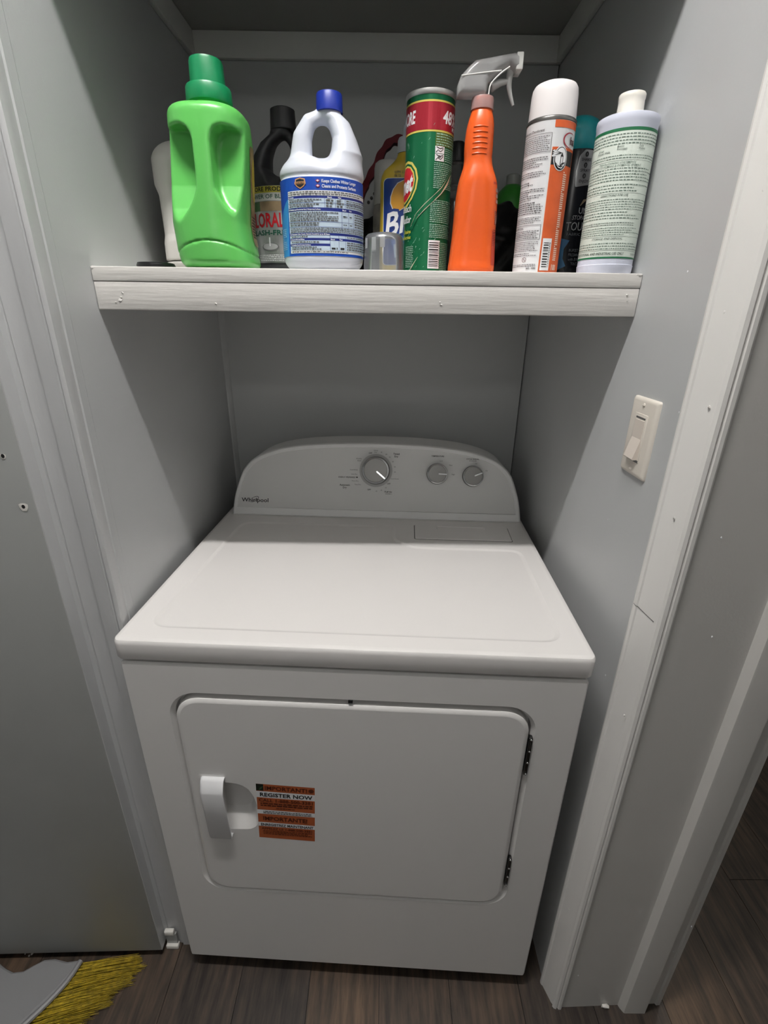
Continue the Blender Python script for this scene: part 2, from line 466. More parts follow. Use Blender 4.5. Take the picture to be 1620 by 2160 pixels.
# floor: subfloor with vinyl planks running away from the camera
def plank_mats():
    out = []
    for i, c in enumerate([(72, 62, 54), (64, 56, 50), (80, 67, 56), (68, 59, 52), (60, 53, 48)]):
        m = bpy.data.materials.new('dark_vinyl_wood'); m.use_nodes = True; nt = m.node_tree; b = nt.nodes['Principled BSDF']
        b.inputs['Roughness'].default_value = 0.42; b.inputs['Specular IOR Level'].default_value = 0.35
        tc = nt.nodes.new('ShaderNodeTexCoord'); mp = nt.nodes.new('ShaderNodeMapping'); mp.inputs['Scale'].default_value = (17, 1.5, 1); mp.inputs['Location'].default_value = (i*3.1, i*1.7, 0)
        n = nt.nodes.new('ShaderNodeTexNoise'); n.inputs['Scale'].default_value = 4.0; n.inputs['Detail'].default_value = 8; n.inputs['Roughness'].default_value = 0.65
        n2 = nt.nodes.new('ShaderNodeTexNoise'); n2.inputs['Scale'].default_value = 5; n2.inputs['Detail'].default_value = 3
        r = nt.nodes.new('ShaderNodeValToRGB'); e = r.color_ramp.elements
        k = 0.95
        e[0].position = 0.3; e[0].color = rgb(c[0]*0.55, c[1]*0.55, c[2]*0.57); e[1].position = 0.72; e[1].color = rgb(c[0]*1.5*k, c[1]*1.45*k, c[2]*1.38*k)
        q = e.new(0.5); q.color = rgb(*c)
        mix = nt.nodes.new('ShaderNodeMath'); mix.operation = 'ADD'
        sc2 = nt.nodes.new('ShaderNodeMath'); sc2.operation = 'MULTIPLY_ADD'; sc2.inputs[1].default_value = 0.45; sc2.inputs[2].default_value = -0.22
        nt.links.new(tc.outputs['Object'], mp.inputs[0]); nt.links.new(mp.outputs[0], n.inputs[0]); nt.links.new(tc.outputs['Object'], n2.inputs[0])
        nt.links.new(n2.outputs['Fac'], sc2.inputs[0]); nt.links.new(n.outputs['Fac'], mix.inputs[0]); nt.links.new(sc2.outputs[0], mix.inputs[1])
        nt.links.new(mix.outputs[0], r.inputs[0]); nt.links.new(r.outputs[0], b.inputs['Base Color'])
        bp = nt.nodes.new('ShaderNodeBump'); bp.inputs['Strength'].default_value = 0.25; bp.inputs['Distance'].default_value = 0.0008
        nt.links.new(n.outputs['Fac'], bp.inputs['Height']); nt.links.new(bp.outputs[0], b.inputs['Normal'])
        out.append(m)
    return out
PM = plank_mats()
floor = struct(box('floor', -3.7, 2.3, -4.7, 2.0, -0.03, -0.0035, DARKM))
PW = 0.152
col_i = 0
x = -1.62
while x < 2.2:
    off = [0.0, 0.42, 0.83, 0.2, 0.61][col_i % 5]; y = -1.7-off+0.3; k = 0
    while y < 1.9:
        y0 = max(y, -1.65); y1 = min(y+1.22, 1.95)
        if y1-y0 > 0.05:
            o = box('plank', x+0.0006, x+PW-0.0006, y0+0.0006, y1-0.0006, -0.0035, 0.0, PM[(col_i*3+k*2) % 5], floor)
        y += 1.22; k += 1
    x += PW; col_i += 1

# niche walls
wl = struct(box('wall_left', XL-0.10, XL, YH+0.0, YB+0.02, 0.0, ZC, WALL))
wb = struct(box('wall_back', XL, XR-0.0025, YB, YB+0.03, 0.0, ZC, WALLD))
box('panel_gap', XR-0.0025, XR, YB+0.006, YB+0.03, 0.0, ZC, DARKM, wb)
# right wall of niche, running on into the hall up to the doorway casing
wr = struct(box('wall_right', XR, XR+0.10, -0.0, YB+0.03, 0.0, HC, WALL))
# niche ceiling and header
cl = struct(box('ceiling', XL-0.1, XR, YH+0.022, YB+0.03, ZC, ZC+0.04, CEILM))
hd = struct(box('wall_header', -0.4387, XR, YH+0.02, YH+0.12, ZC+0.04, HC, WALL))
box('header_face', -0.4387, XR, YH+0.02, YH+0.022, ZC, ZC+0.04, WALL, hd)
# wood strip around the niche ceiling
bm = bmesh.new()
for (a, b, c, d) in ((XL, XR, YB-0.012, YB), (XL, XL+0.012, YH+0.025, YB-0.012), (XR-0.012, XR, YH+0.025, YB-0.012)):
    bm_box(bm, a, b, c, d, ZC-0.046, ZC, 0.003)
struct(from_bm('trim_1', bm, CROWNM))
# corner bead at the back left, floor to ceiling
struct(prism('trim_2', [(XL, YB), (XL, YB-0.012), (XL+0.004, YB-0.011), (XL+0.009, YB-0.006), (XL+0.012, YB)], 'z', 0, ZC-0.046, WALLD, smooth=True))

# left casing of the niche opening, flat against the front plane
casing_l = [(-0.4387, YH), (-0.4387, YH-0.010), (-0.430, YH-0.010), (-0.4285, YH-0.0075), (-0.4270, YH-0.010), (-0.4150, YH-0.0075), (-0.4030, YH-0.0085), (-0.4010, YH-0.012),
            (-0.3990, YH-0.0125), (-0.3830, YH-0.012), (-0.3790, YH-0.0125), (-0.3775, YH-0.0095), (-0.3760, YH-0.0125), (-0.3738, YH-0.0125), (-0.3700, YH-0.011), (-0.3695, YH-0.002), (XL, YH+0.012), (XL-0.02, YH+0.012), (XL-0.02, YH)]
struct(prism('trim_3', casing_l, 'z', 0.0, HC, TRIMM, smooth=True, auto=25))
# narrow painted strip on the niche wall beside the casing
struct(prism('trim_4', [(XL, YH+0.012), (XL+0.0016, YH+0.014), (XL+0.0014, YH+0.030), (XL, YH+0.033)], 'z', 0.0, ZC, WALL))

# right: casing + jamb of the doorway that opens to the right
casing_r = [(XR, 0.001), (0.4062, -0.0005), (0.4056, -0.004), (0.4070, -0.0075), (0.4092, -0.0085), (0.4190, -0.036), (0.4205, -0.0385), (0.4212, -0.0405), (0.4196, -0.0425), (0.4222, -0.0462),
            (0.4265, -0.0475), (0.4290, -0.0450), (0.4310, -0.0478), (0.4355, -0.0482), (0.4385, -0.0465), (0.4390, -0.0420), (0.4390, 0.001)]
tr5 = struct(prism('trim_5', casing_r, 'z', 0.0, HC, TRIMR, smooth=True, auto=25))
jamb = [(0.4391, 0.05), (0.4391, -0.0440), (0.5585, -0.0395), (0.5600, -0.0395), (0.5615, -0.0440), (0.5670, -0.0520), (0.5700, -0.0528), (0.6110, -0.0528), (0.6135, -0.0500), (0.6145, -0.0380),
        (0.6400, -0.0365), (0.6420, -0.0395), (0.6500, -0.0390), (0.6560, -0.0300), (0.6575, 0.0), (0.6575, 0.05)]
wj = struct(prism('wall_jamb', jamb, 'z', 0.0, HC, mat('jamb_paint', rgb(212, 210, 206), 0.38, bump=0.12, bscale=260, bdist=0.0015), smooth=True, auto=25))
struct(box('wall_right_room', 0.5124, 0.6575, 0.05, 0.13, 0.0, HC, WALL))

# door leaf left of the niche, standing a touch proud of the casing
door = bmesh.new(); bm_box(door, -1.35, 0.0, -0.034, 0.0, 0.0, 2.03, 0.002)
door = struct(from_bm('door_1', door, DOORM)); door.location = (-0.4395, YH-0.012+0.012, 0.022); door.rotation_euler = (0, 0, 0.030)
# chipped screw holes in the leaf
for (hx, hz, rr_) in ((-0.0165, 1.075, 0.0075), (-0.024, 1.148, 0.0045)):
    vs = [(hx+rr_*0.8*math.cos(a)*(1+0.25*math.sin(3*a)), -0.0344, hz+rr_*math.sin(a)*(1+0.2*math.cos(2*a))) for a in np.linspace(0, 2*PI, 12, endpoint=False)]
    vc = [(hx+0.0025*math.cos(a), -0.0348, hz+0.001+0.003*math.sin(a)) for a in np.linspace(0, 2*PI, 12, endpoint=False)]
    V, F = skin_loops([vs, vc], False, True); obj('screw_hole', V, F, [WHITEP, DARKM], door, [0]*12+[1])
# lighter edge strip on the door
box('edge_strip', -0.0005, 0.0012, -0.033, -0.001, 0.0, 2.03, TRIMM, door)

# hall shell that the light bounces in
struct(box('wall_hall_back', -3.7, 2.3, -4.22, -4.20, 0.0, HC, WALL))
struct(box('wall_hall_left', -1.92, -1.90, -4.20, 0.10, 0.0, HC, WALL))
struct(box('wall_front_left', -3.60, -0.4395, YH+0.001, YH+0.02, 0.0, HC, WALL))
struct(box('ceiling_hall', -3.62, 0.66, -4.60, YH, HC, HC+0.03, CEILM))
wfr = struct(box('wall_far_right', 2.25, 2.28, -4.60, 1.95, 0.0, HC, WALL))
struct(box('wall_room_back', 0.5124, 2.28, 1.92, 1.95, 0.0, HC, WALL))
struct(box('ceiling_room', 0.66, 2.28, -4.6, 1.95, HC, HC+0.03, CEILM))
struct(box('wall_hall_right', 0.44, 0.66, -4.60, -0.90, 0.0, HC, WALL))
struct(box('wall_door_header', 0.44, 0.66, -0.90, -0.054, 2.05, HC, WALL))

# small paint chips, nail heads and caulk blobs
def blob(name, c, r, m, parent, seed=0):
    rr = random.Random(seed); bm = bmesh.new(); bmesh.ops.create_icosphere(bm, subdivisions=1, radius=1)
    for v in bm.verts:
        k = 0.7+0.6*rr.random(); v.co = Vector((c[0]+v.co.x*r[0]*k, c[1]+v.co.y*r[1]*k, c[2]+v.co.z*r[2]*k))
    return from_bm(name, bm, m, parent)
for i, (y, z, r_) in enumerate(((0.063, 1.405, .0012), (0.012, 1.245, .001), (0.035, 0.815, .0012), (0.0, 1.44, .0012), (0.13, 1.05, .0009))):
    blob('paint_chip', (XR, y, z), (0.001, r_, r_*1.6), WHITE, wr, i)
for i, (z) in enumerate((0.30, 0.55, 0.80, 0.93, 1.12, 1.26, 1.36, 1.47)):
    blob('paint_chip', (0.4145+0.0025*(i % 2), -0.022-0.006*(i % 3), z), (0.0012, 0.0016, 0.0022), TRIMR, tr5, 20+i)
bm = bmesh.new(); tube(bm, [(0.4055, -0.003, 0.9775), (0.4068, -0.0075, 0.976), (0.4090, -0.0086, 0.9755), (0.4140, -0.0220, 0.972), (0.4189, -0.0360, 0.969)], 0.0005, 6); from_bm('joint_crack', bm, INKG, tr5)
for i, (x, z) in enumerate(((0.47, 1.1), (0.52, 1.16), (0.50, 0.95), (0.6, 0.6), (0.635, 0.30), (0.62, 0.22), (0.455, 0.12))):
    blob('paint_chip', (x, -0.0440+(x-0.4391)*0.0377+(-0.012 if x > 0.567 else 0), z), (0.0013, 0.0012, 0.002), WHITE, wj, 40+i)
c1 = blob('caulk_blob', (0.532, -0.0445, 0.006), (0.009, 0.004, 0.006), WHITEP, wj, 60)
# little bare white blocks low in the gap left of the dryer
t6 = struct(box('trim_6', -0.436, -0.408, 0.048, YH-0.0105, 0.0, 0.013, WHITEP, bev=0.002))
t7 = struct(box('trim_7', -0.434, -0.413, 0.050, YH-0.0105, 0.048, 0.062, WHITEP, bev=0.002))
struct(box('baseboard_left', -0.433, -0.410, 0.054, YH-0.0105, 0.013, 0.048, DOORM))

# ================================================================== CEILING LAMP
lamp = thing('ceiling_lamp', 'short glowing tube lamp on the hall ceiling in front of the niche', 'lamp', (LAMP_POS[0], LAMP_POS[1], HC))
box('base', -0.32, 0.32, -0.05, 0.05, -0.035, 0.0, WHITE, lamp, bev=0.004)
bm = bmesh.new(); tube(bm, [(-0.29, 0, LAMP_POS[2]-HC), (0.29, 0, LAMP_POS[2]-HC)], 0.019, 20)
GLOW = mat('lamp_glow', (1.0, 0.972, 0.94, 1), 0.5, emit=LAMP_STRENGTH)
from_bm('tube', bm, GLOW, lamp)

hl = thing('hall_lamp', 'round ceiling lamp at the far end of the hall', 'lamp', (-0.30, -3.3, HC))
loft('base', [(0.0, 0.08), (-0.02, 0.08), (-0.03, 0.06)], WHITE, hl)
bm = bmesh.new(); bmesh.ops.create_uvsphere(bm, u_segments=24, v_segments=12, radius=0.07, matrix=Matrix.Translation((0, 0, -0.10)))
from_bm('globe', bm, mat('hall_lamp_glow', (1.0, 0.98, 0.95, 1), 0.5, emit=HALL_STRENGTH), hl)

rl = thing('room_lamp', 'round ceiling lamp in the room beyond the doorway on the right', 'lamp', (1.45, 0.95, HC))
loft('base', [(0.0, 0.08), (-0.02, 0.08), (-0.03, 0.06)], WHITE, rl)
bm = bmesh.new(); bmesh.ops.create_uvsphere(bm, u_segments=24, v_segments=12, radius=0.07, matrix=Matrix.Translation((0, 0, -0.09)))
from_bm('globe', bm, mat('room_lamp_glow', (1.0, 0.93, 0.84, 1), 0.5, emit=90.0), rl)

# ================================================================== SHELF
sh = thing('wall_shelf', 'white painted wooden shelf board across the niche above the dryer', 'shelf', (0, 0, 0))
box('shelf_board', XL+0.0005, XR-0.0005, YS, YB-0.001, ZS-0.019, ZS, SHELFM, sh, bev=0.0012)
box('fascia', XL+0.0005, XR-0.0005, YS+0.0008, YS+0.0205, ZS-0.0570, ZS-0.0195, SHELFM, sh, bev=0.0012)
for a, b in ((XL+0.0005, XL+0.019), (XR-0.019, XR-0.0005)):
    box('cleat', a, b, YS+0.022, YB-0.02, ZS-0.057, ZS-0.0195, SHELFM, sh)
for i, (x, z, r_) in enumerate(((-0.338, -0.044, .003), (-0.336, -0.040, .002), (-0.345, -0.047, .0015), (-0.333, -0.034, .0018), (-0.20, -0.047, .002), (0.128, -0.045, .002), (0.126, -0.041, .0014), (0.395, -0.028, .0018), (0.397, -0.036, .0012), (-0.369, -0.002, .003), (0.409, -0.003, .004), (0.404, -0.002, .002), (0.1, -0.012, .0012))):
    blob('paint_chip', (x, YS+0.0006, ZS+z), (r_, 0.0012, r_*0.7), SHELFM, sh, 80+i)

# ================================================================== LIGHT SWITCH
sw = thing('light_switch', 'ivory rocker light switch plate on the right niche wall', 'switch', (XR, 0.0853, 1.1955))
# local: plate lies in the yz plane, facing -x
def plate_loops():
    out = []
    for d, ins in ((0.0, 0.0), (-0.0022, 0.0002), (-0.0045, 0.0022), (-0.0055, 0.005)):
        out.append([(d, p[0], p[1]) for p in rrect(-0.0345+ins, 0.0345-ins, -0.055+ins, 0.055-ins, 0.003, 4)])
    return out
V, F = skin_loops(plate_loops()); obj('plate', V, F, IVORY, sw, auto=60)
box('frame', -0.0062, -0.0050, -0.0165, 0.0165, -0.0335, 0.0335, IVORY, sw, bev=0.0004)
box('slot', -0.0066, -0.0060, -0.0125, 0.0125, 0.0270, 0.0292, INKG, sw)
box('slot', -0.0066, -0.0060, -0.0155, 0.0152, -0.0335, -0.0300, INKG, sw)
pr = [(-0.0060, 0.0255), (-0.0068, 0.0250), (-0.0068, -0.0005), (-0.0135, -0.0285), (-0.0125, -0.0300), (-0.0060, -0.0295)]
bm = bmesh.new(); n = len(pr)
va = [bm.verts.new((p[0], -0.0128, p[1])) for p in pr]; vb = [bm.verts.new((p[0], 0.0128, p[1])) for p in pr]
ring(bm, va, vb); bm.faces.new(va); bm.faces.new(vb)
from_bm('rocker', bm, mat('rocker_plastic', rgb(226, 216, 206), 0.3), sw, smooth=False)
for z in (0.0455, -0.0455):
    bm = bmesh.new(); bmesh.ops.create_uvsphere(bm, u_segments=14, v_segments=8, radius=0.0032, matrix=Matrix.Translation((-0.0055, 0, z)) @ Matrix.Scale(0.45, 4, (1, 0, 0)))
    bm_box(bm, -0.0072, -0.0066, -0.0028, 0.0028, z-0.0004, z+0.0004)
    from_bm('screw', bm, IVORY, sw)

# ================================================================== DRYER
dry = thing('clothes_dryer', 'white front-loading clothes dryer standing in the niche under the shelf', 'dryer', (0, 0, 0), -0.0429)
DD = 0.645
# cabinet with door pocket
CW = 0.3635; ZT = 0.8440; ZBm = 0.045
bm = bmesh.new()
def loop(pts, y): return [bm.verts.new((p[0], y, p[1])) for p in pts]
out2 = rrect(-CW, CW, ZBm, ZT, 0.006, 4)
D0 = (-0.2966, 0.2935, 0.2860, 0.7865)
hol = rrect(D0[0], D0[1], D0[2], D0[3], 0.048, 10)
o0 = loop(out2, 0.0065); o1 = loop(offset_poly(out2, 0.0035), 0.0025)
ob_ = loop(out2, DD)
ring(bm, ob_, o0); ring(bm, o0, o1)
h0 = loop(offset_poly(hol, -0.002), 0.0025); h1 = loop(offset_poly(hol, 0.0040), 0.0105); h2 = loop(offset_poly(hol, 0.0045), 0.0240)
face_with_holes(bm, o1, [h0]); ring(bm, h0, h1); ring(bm, h1, h2); bm.faces.new(h2); bm.faces.new(ob_)
from_bm('cabinet', bm, ENAMELS, dry, auto=30)
box('seam', -0.358, 0.358, 0.012, DD-0.01, ZT-0.001, 0.8525, DARKM, dry)
# work top: skirt + rolled edge + pressed outline
def top_loop(ins, z, rr_=0.014):
    return [bm.verts.new((p[0], p[1], z)) for p in rrect(-0.3685+ins, 0.3685-ins, 0.0+ins, DD-ins, max(0.014-ins, 0.004), 8)]
bm = bmesh.new()
L = [top_loop(0.006, 0.8505), top_loop(0.0015, 0.8515), top_loop(0.0, 0.8545), top_loop(0.0, 0.8790), top_loop(0.0007, 0.8832), top_loop(0.0024, 0.8858), top_loop(0.0050, 0.8870), top_loop(0.0095, H)]
for a, b in zip(L[:-1], L[1:]): ring(bm, a, b)
ind = rpoly([(-0.330, 0.0365), (0.330, 0.0365), (0.331, 0.354), (0.099, 0.354), (0.059, 0.388), (0.059, 0.462), (-0.312, 0.462)], [0.035, 0.035, 0.03, 0.02, 0.02, 0.012, 0.035], 6)
i0 = [bm.verts.new((p[0], p[1], H)) for p in ind]; i1 = [bm.verts.new((p[0], p[1], H-0.0004)) for p in offset_poly(ind, 0.0018)]
i2 = [bm.verts.new((p[0], p[1], H-0.0019)) for p in offset_poly(ind, 0.0050)]; i3 = [bm.verts.new((p[0], p[1], H-0.0021)) for p in offset_poly(ind, 0.008)]
face_with_holes(bm, L[-1], [i0]); ring(bm, i0, i1); ring(bm, i1, i2); ring(bm, i2, i3); face_with_holes(bm, i3, [])
bm.faces.new(L[0])
from_bm('work_top', bm, ENAMEL, dry, auto=30)
# lint screen lid
ld = rpoly([(0.1032, 0.3925), (0.3195, 0.3925), (0.3215, 0.466), (0.1032, 0.468)], 0.003, 3)
bm = bmesh.new(); gl = [bm.verts.new((p[0], p[1], H+0.0002)) for p in offset_poly(ld, -0.0016)]; bm.faces.new(gl)
from_bm('lid_gap', bm, mat('gap_grey', rgb(70, 70, 70), 0.7), dry)
bm = bmesh.new()
a0 = [bm.verts.new((p[0], p[1], H+0.0001)) for p in ld]; a1 = [bm.verts.new((p[0], p[1], H+0.0016)) for p in ld]; a2 = [bm.verts.new((p[0], p[1], H+0.0024)) for p in offset_poly(ld, 0.0016)]
gr = rpoly([(0.155, 0.4445), (0.267, 0.4445), (0.267, 0.4625), (0.155, 0.4625)], 0.002, 2)
g0 = [bm.verts.new((p[0], p[1], H+0.0024)) for p in gr]; g1 = [bm.verts.new((p[0], p[1], H+0.0006)) for p in offset_poly(gr, 0.002)]
ring(bm, a0, a1); ring(bm, a1, a2); face_with_holes(bm, a2, [g0]); ring(bm, g0, g1); bm.faces.new(g1)
from_bm('lint_lid', bm, ENAMEL, dry, auto=30)
# console
TL = math.radians(18); CY = 0.502
def cf(x, w_, d=0.0):   # point on the sloping face, d = out of the face
    return (x, CY+w_*math.sin(TL)-d*math.cos(TL), H+0.0006+w_*math.cos(TL)+d*math.sin(TL))
half = [(0.3535, 0.0), (0.3530, 0.016), (0.3475, 0.053), (0.3335, 0.098), (0.3230, 0.1180), (0.3060, 0.1360), (0.2800, 0.1510), (0.2400, 0.1648), (0.1900, 0.1740), (0.1200, 0.1805), (0.0600, 0.1828), (0.0, 0.1836)]
arch = [(0.006+x, w_) for x, w_ in half]+[(0.006-x, w_) for x, w_ in half[-2::-1]]
arch = [(v.x, v.y) for v in smooth_path([Vector((p[0], p[1], 0)) for p in arch], 4)]
bm = bmesh.new()
fo = [bm.verts.new(cf(x, w_)) for x, w_ in arch]
inn = offset_poly(arch, 0.003)
def back(x, w_, k=1.0): return (0.006+(x-0.006)*k, 0.655, H+0.0006+w_*math.cos(TL)*0.97)
fe = [bm.verts.new(cf(x, max(w_, 0), -0.004)) for x, w_ in offset_poly(arch, -0.0015)]
fb = [bm.verts.new(back(x, w_, 0.99)) for x, w_ in arch]
fi = [bm.verts.new(cf(x, w_, 0.0022)) for x, w_ in inn]
ring(bm, fb, fe); ring(bm, fe, fo); ring(bm, fo, fi)
panel = [(x, max(w_, 0.0185)) for x, w_ in offset_poly(arch, 0.0095)]
pi_ = []
for p in panel:
    if not pi_ or (Vector(p)-Vector(pi_[-1])).length > 1e-4: pi_.append(p)
bot = [p for p in pi_]
h0 = [bm.verts.new(cf(x, w_, 0.0022)) for x, w_ in bot]; h1 = [bm.verts.new(cf(x, w_, 0.0004)) for x, w_ in offset_poly(bot, 0.0015)]
face_with_holes(bm, fi, [h0]); ring(bm, h0, h1); bm.faces.new(fb)
con = from_bm('console', bm, CONSOLEW, dry, auto=35)
bm = bmesh.new()
face_with_holes(bm, [bm.verts.new(cf(x, w_, 0.0005)) for x, w_ in offset_poly(bot, 0.0012)], [])
cp = from_bm('control_panel', bm, CONSOLEG, dry, smooth=False)
dc = Decal(lambda u, v, off: cf(u, v, 0.0005+off))
def T(s, u, v, h, m=INK, **k): dc.text(s, u, v-h/2, h, m, **k)
dc.text('Whirlpool', -0.3262, 0.0325, 0.0102, INK, wd=0.067, bold=0.012)
arc = [( -0.2955+0.0115*math.cos(a), 0.0385+0.0055*math.sin(a)+0.45*0.0115*math.cos(a)) for a in np.linspace(-2.4, 2.6, 26)]
dc.stroke(arc, [0.0003+0.0010*math.sin(PI*i/25) for i in range(26)], INK)
bx, bw = 0.0056, 0.1174
dc.oval(bx, bw, 0.0405, 0.0405, mat('dial_ring', rgb(196, 196, 195), 0.4), layer=1, n=48)
dc.oval(bx, bw, 0.0395, 0.0395, mat('dial_face', rgb(188, 188, 186), 0.45), layer=2, n=48)
for s, u, v, h, m, al in (('OFF', -0.0045, 0.1595, 0.0036, INK, 'R'), ('Heavy', 0.0045, 0.1665, 0.0030, INKG, 'C'), ('Dry', 0.0040, 0.1620, 0.0030, INKG, 'C'), ('70', 0.0180, 0.1620, 0.0030, INKG, 'C'),
                        ('60', 0.0300, 0.1575, 0.0030, INKG, 'C'), ('50', 0.0385, 0.1510, 0.0030, INKG, 'C'), ('Timed', 0.0545, 0.1590, 0.0044, INK, 'C'), ('Dry', 0.0545, 0.1528, 0.0044, INK, 'C'),
                        ('40', 0.0465, 0.1400, 0.0030, INKG, 'C'), ('30', 0.0515, 0.1275, 0.0030, INKG, 'C'), ('20', 0.0520, 0.1150, 0.0030, INKG, 'C'), ('Cool Down', 0.0425, 0.0985, 0.0030, INKG, 'L'),
                        ('OFF', 0.0335, 0.0862, 0.0036, INK, 'L'), ('10', 0.0310, 0.0762, 0.0030, INKG, 'C'), ('20', 0.0200, 0.0698, 0.0030, INKG, 'C'), ('30', 0.0080, 0.0672, 0.0030, INKG, 'C'),
                        ('Fluff Air', 0.0375, 0.0662, 0.0042, INK, 'C'), ('OFF', -0.0100, 0.0705, 0.0036, INK, 'C'), ('Wrinkle', -0.0300, 0.1455, 0.0030, INKG, 'R'), ('Shield', -0.0310, 0.1405, 0.0030, INKG, 'R'),
                        ('Cool Down', -0.0385, 0.1180, 0.0030, INKG, 'R'), ('Less Dry', -0.0400, 0.1075, 0.0030, INKG, 'R'), ('ENERGY PREFERRED', -0.0440, 0.0995, 0.0034, INK, 'R'), ('More Dry', -0.0365, 0.0910, 0.0030, INKG, 'R'),
                        ('Very Dry', -0.0305, 0.0825, 0.0030, INKG, 'R'), ('Automatic', -0.0700, 0.0805, 0.0044, INK, 'C'), ('Dry', -0.0700, 0.0742, 0.0044, INK, 'C'),
                        ('TEMPERATURE', 0.1550, 0.1560, 0.0034, INK, 'C'), ('Low', 0.1640, 0.1450, 0.0030, INKG, 'C'), ('Med', 0.1870, 0.1350, 0.0030, INKG, 'C'), ('High', 0.1940, 0.1130, 0.0030, INKG, 'C'),
                        ('CYCLE SIGNAL', 0.2400, 0.1510, 0.0034, INK, 'C'), ('Off', 0.2480, 0.1400, 0.0030, INKG, 'C'), ('On', 0.2740, 0.1240, 0.0030, INKG, 'C')):
    T(s, u, v, h, m, align=al, bold=0.012 if m is INK else 0.0)
dc.fine(0.030, 0.046, 0.0600, 0.0622, 1, INKG); dc.fine(0.2310, 0.2490, 0.1455, 0.1475, 1, INKG)
dc.oval(-0.0405, 0.0997, 0.0022, 0.0015, INK, layer=3)
dc.build(cp, 'lettering', 'fine_print', split=9)
def knob(cx, w_, r, ang, hgt):
    bm = bmesh.new(); seg = 48
    prof = [(r*1.04, 0.0006, 1), (r*1.05, 0.003, 1), (r*1.0, hgt*0.85, 1), (r*0.97, hgt, 1), (r*0.88, hgt+0.0006, 1), (r*0.85, hgt-0.0008, 0), (r*0.4, hgt-0.0006, 0)]
    Ls = [[bm.verts.new(cf(cx+q[0]*math.cos(2*PI*i/seg), w_+q[0]*math.sin(2*PI*i/seg), q[1])) for i in range(seg)] for q in prof]
    for i in range(len(Ls)-1): ring(bm, Ls[i], Ls[i+1], 0 if prof[i][2] == 0 else (2 if i < 2 else 1))
    f = bm.faces.new(Ls[-1]); f.material_index = 0
    k = from_bm('knob', bm, [KNOBM, CHROME, DARKCH], dry, auto=25)
    bm = bmesh.new(); c, s = math.cos(ang), math.sin(ang); n = 10
    pts = rrect(r*0.10, r*0.93, -r*0.055, r*0.055, r*0.05, 3)
    a = [bm.verts.new(cf(cx+p[0]*c-p[1]*s, w_+p[0]*s+p[1]*c, hgt-0.0007)) for p in pts]
    b = [bm.verts.new(cf(cx+p[0]*c-p[1]*s, w_+p[0]*s+p[1]*c, hgt+0.0014)) for p in pts]
    ring(bm, a, b); bm.faces.new(b)
    from_bm('pointer', bm, [CHROME], k, auto=25)
    bm = bmesh.new()
    a = [bm.verts.new(cf(cx+1.13*r*math.cos(2*PI*i/seg), w_-0.12*r+1.13*r*math.sin(2*PI*i/seg), 0.0012)) for i in range(seg)]
    bm.faces.new(a); bm.free()
knob(0.0056, 0.1174, 0.0325, math.radians(-40), 0.018)
knob(0.1549, 0.1132, 0.0245, math.radians(-2), 0.014)
knob(0.2412, 0.1097, 0.0245, math.radians(22), 0.014)
# door with moulded grip recess
bm = bmesh.new()
dr = rrect(D0[0]+0.0072, D0[1]-0.0072, D0[2]+0.0052, D0[3]-0.0085, 0.0430, 10)
DY = 0.0002
d0 = loop(dr, 0.0230); d1 = loop(dr, 0.0100); d2 = loop(offset_poly(dr, 0.0012), DY+0.0030); d3 = loop(offset_poly(dr, 0.0040), DY+0.0007); d4 = loop(offset_poly(dr, 0.0080), DY)
for a, b in ((d0, d1), (d1, d2), (d2, d3), (d3, d4)): ring(bm, a, b)
bowl = [(-0.236, 0.470), (-0.196, 0.4725), (-0.186, 0.4755), (-0.179, 0.481), (-0.174, 0.490), (-0.1725, 0.505), (-0.1715, 0.530), (-0.1740, 0.552), (-0.1810, 0.573), (-0.1900, 0.583), (-0.2050, 0.590), (-0.236, 0.592)]
bowl = [(v.x, v.y) for v in smooth_path([Vector((p[0], p[1], 0)) for p in bowl], 3)]
b0 = loop(bowl, DY)
deep = [(-0.236+(x+0.236)*0.78, 0.505+(z-0.470)*0.66) for x, z in bowl]
mid = [(-0.236+(x+0.236)*0.97, 0.476+(z-0.470)*0.93) for x, z in bowl]
b1 = loop(mid, DY+0.003); b2 = loop(deep, 0.0225)
face_with_holes(bm, d4, [b0]); ring(bm, b0, b1); ring(bm, b1, b2); face_with_holes(bm, b2, [])
from_bm('door', bm, ENAMELS, dry, auto=30)
dro = [o for o in dry.children if o.name.split('.')[0] == 'door'][0]
# grip
prf = [(0.0035, 0.6040), (-0.0040, 0.6050), (-0.0085, 0.6025), (-0.0168, 0.5850), (-0.0178, 0.5810), (-0.0105, 0.4580), (-0.0085, 0.4560), (0.0035, 0.4560),
       (0.0035, 0.4600), (-0.0085, 0.4605), (-0.0142, 0.5800), (-0.0140, 0.5840), (-0.0060, 0.6005), (0.0035, 0.6010)]
bm = bmesh.new(); Ls = []
for xx, k in ((-0.2650, 0.45), (-0.2645, 0.75), (-0.2620, 0.93), (-0.2580, 1.0), (-0.2270, 1.0), (-0.2235, 1.0), (-0.2225, 0.98)):
    Ls.append([bm.verts.new((xx, p[0]*k if p[0] < 0 else p[0], 0.53+(p[1]-0.53)*(1 if k > 0.9 else 0.97))) for p in prf])
for a, b in zip(Ls[:-1], Ls[1:]): ring(bm, a, b)
face_with_holes(bm, Ls[-1], []); face_with_holes(bm, Ls[0], [])
for a, b in ((Ls[0], Ls[1]),):
    bm.faces.new([Ls[1][i] for i in (0, 13, 12, 11, 10, 9, 8, 7, 6, 5, 4, 3, 2, 1)])
from_bm('handle', bm, mat('handle_plastic', rgb(232, 232, 234), 0.35), dro, auto=50)
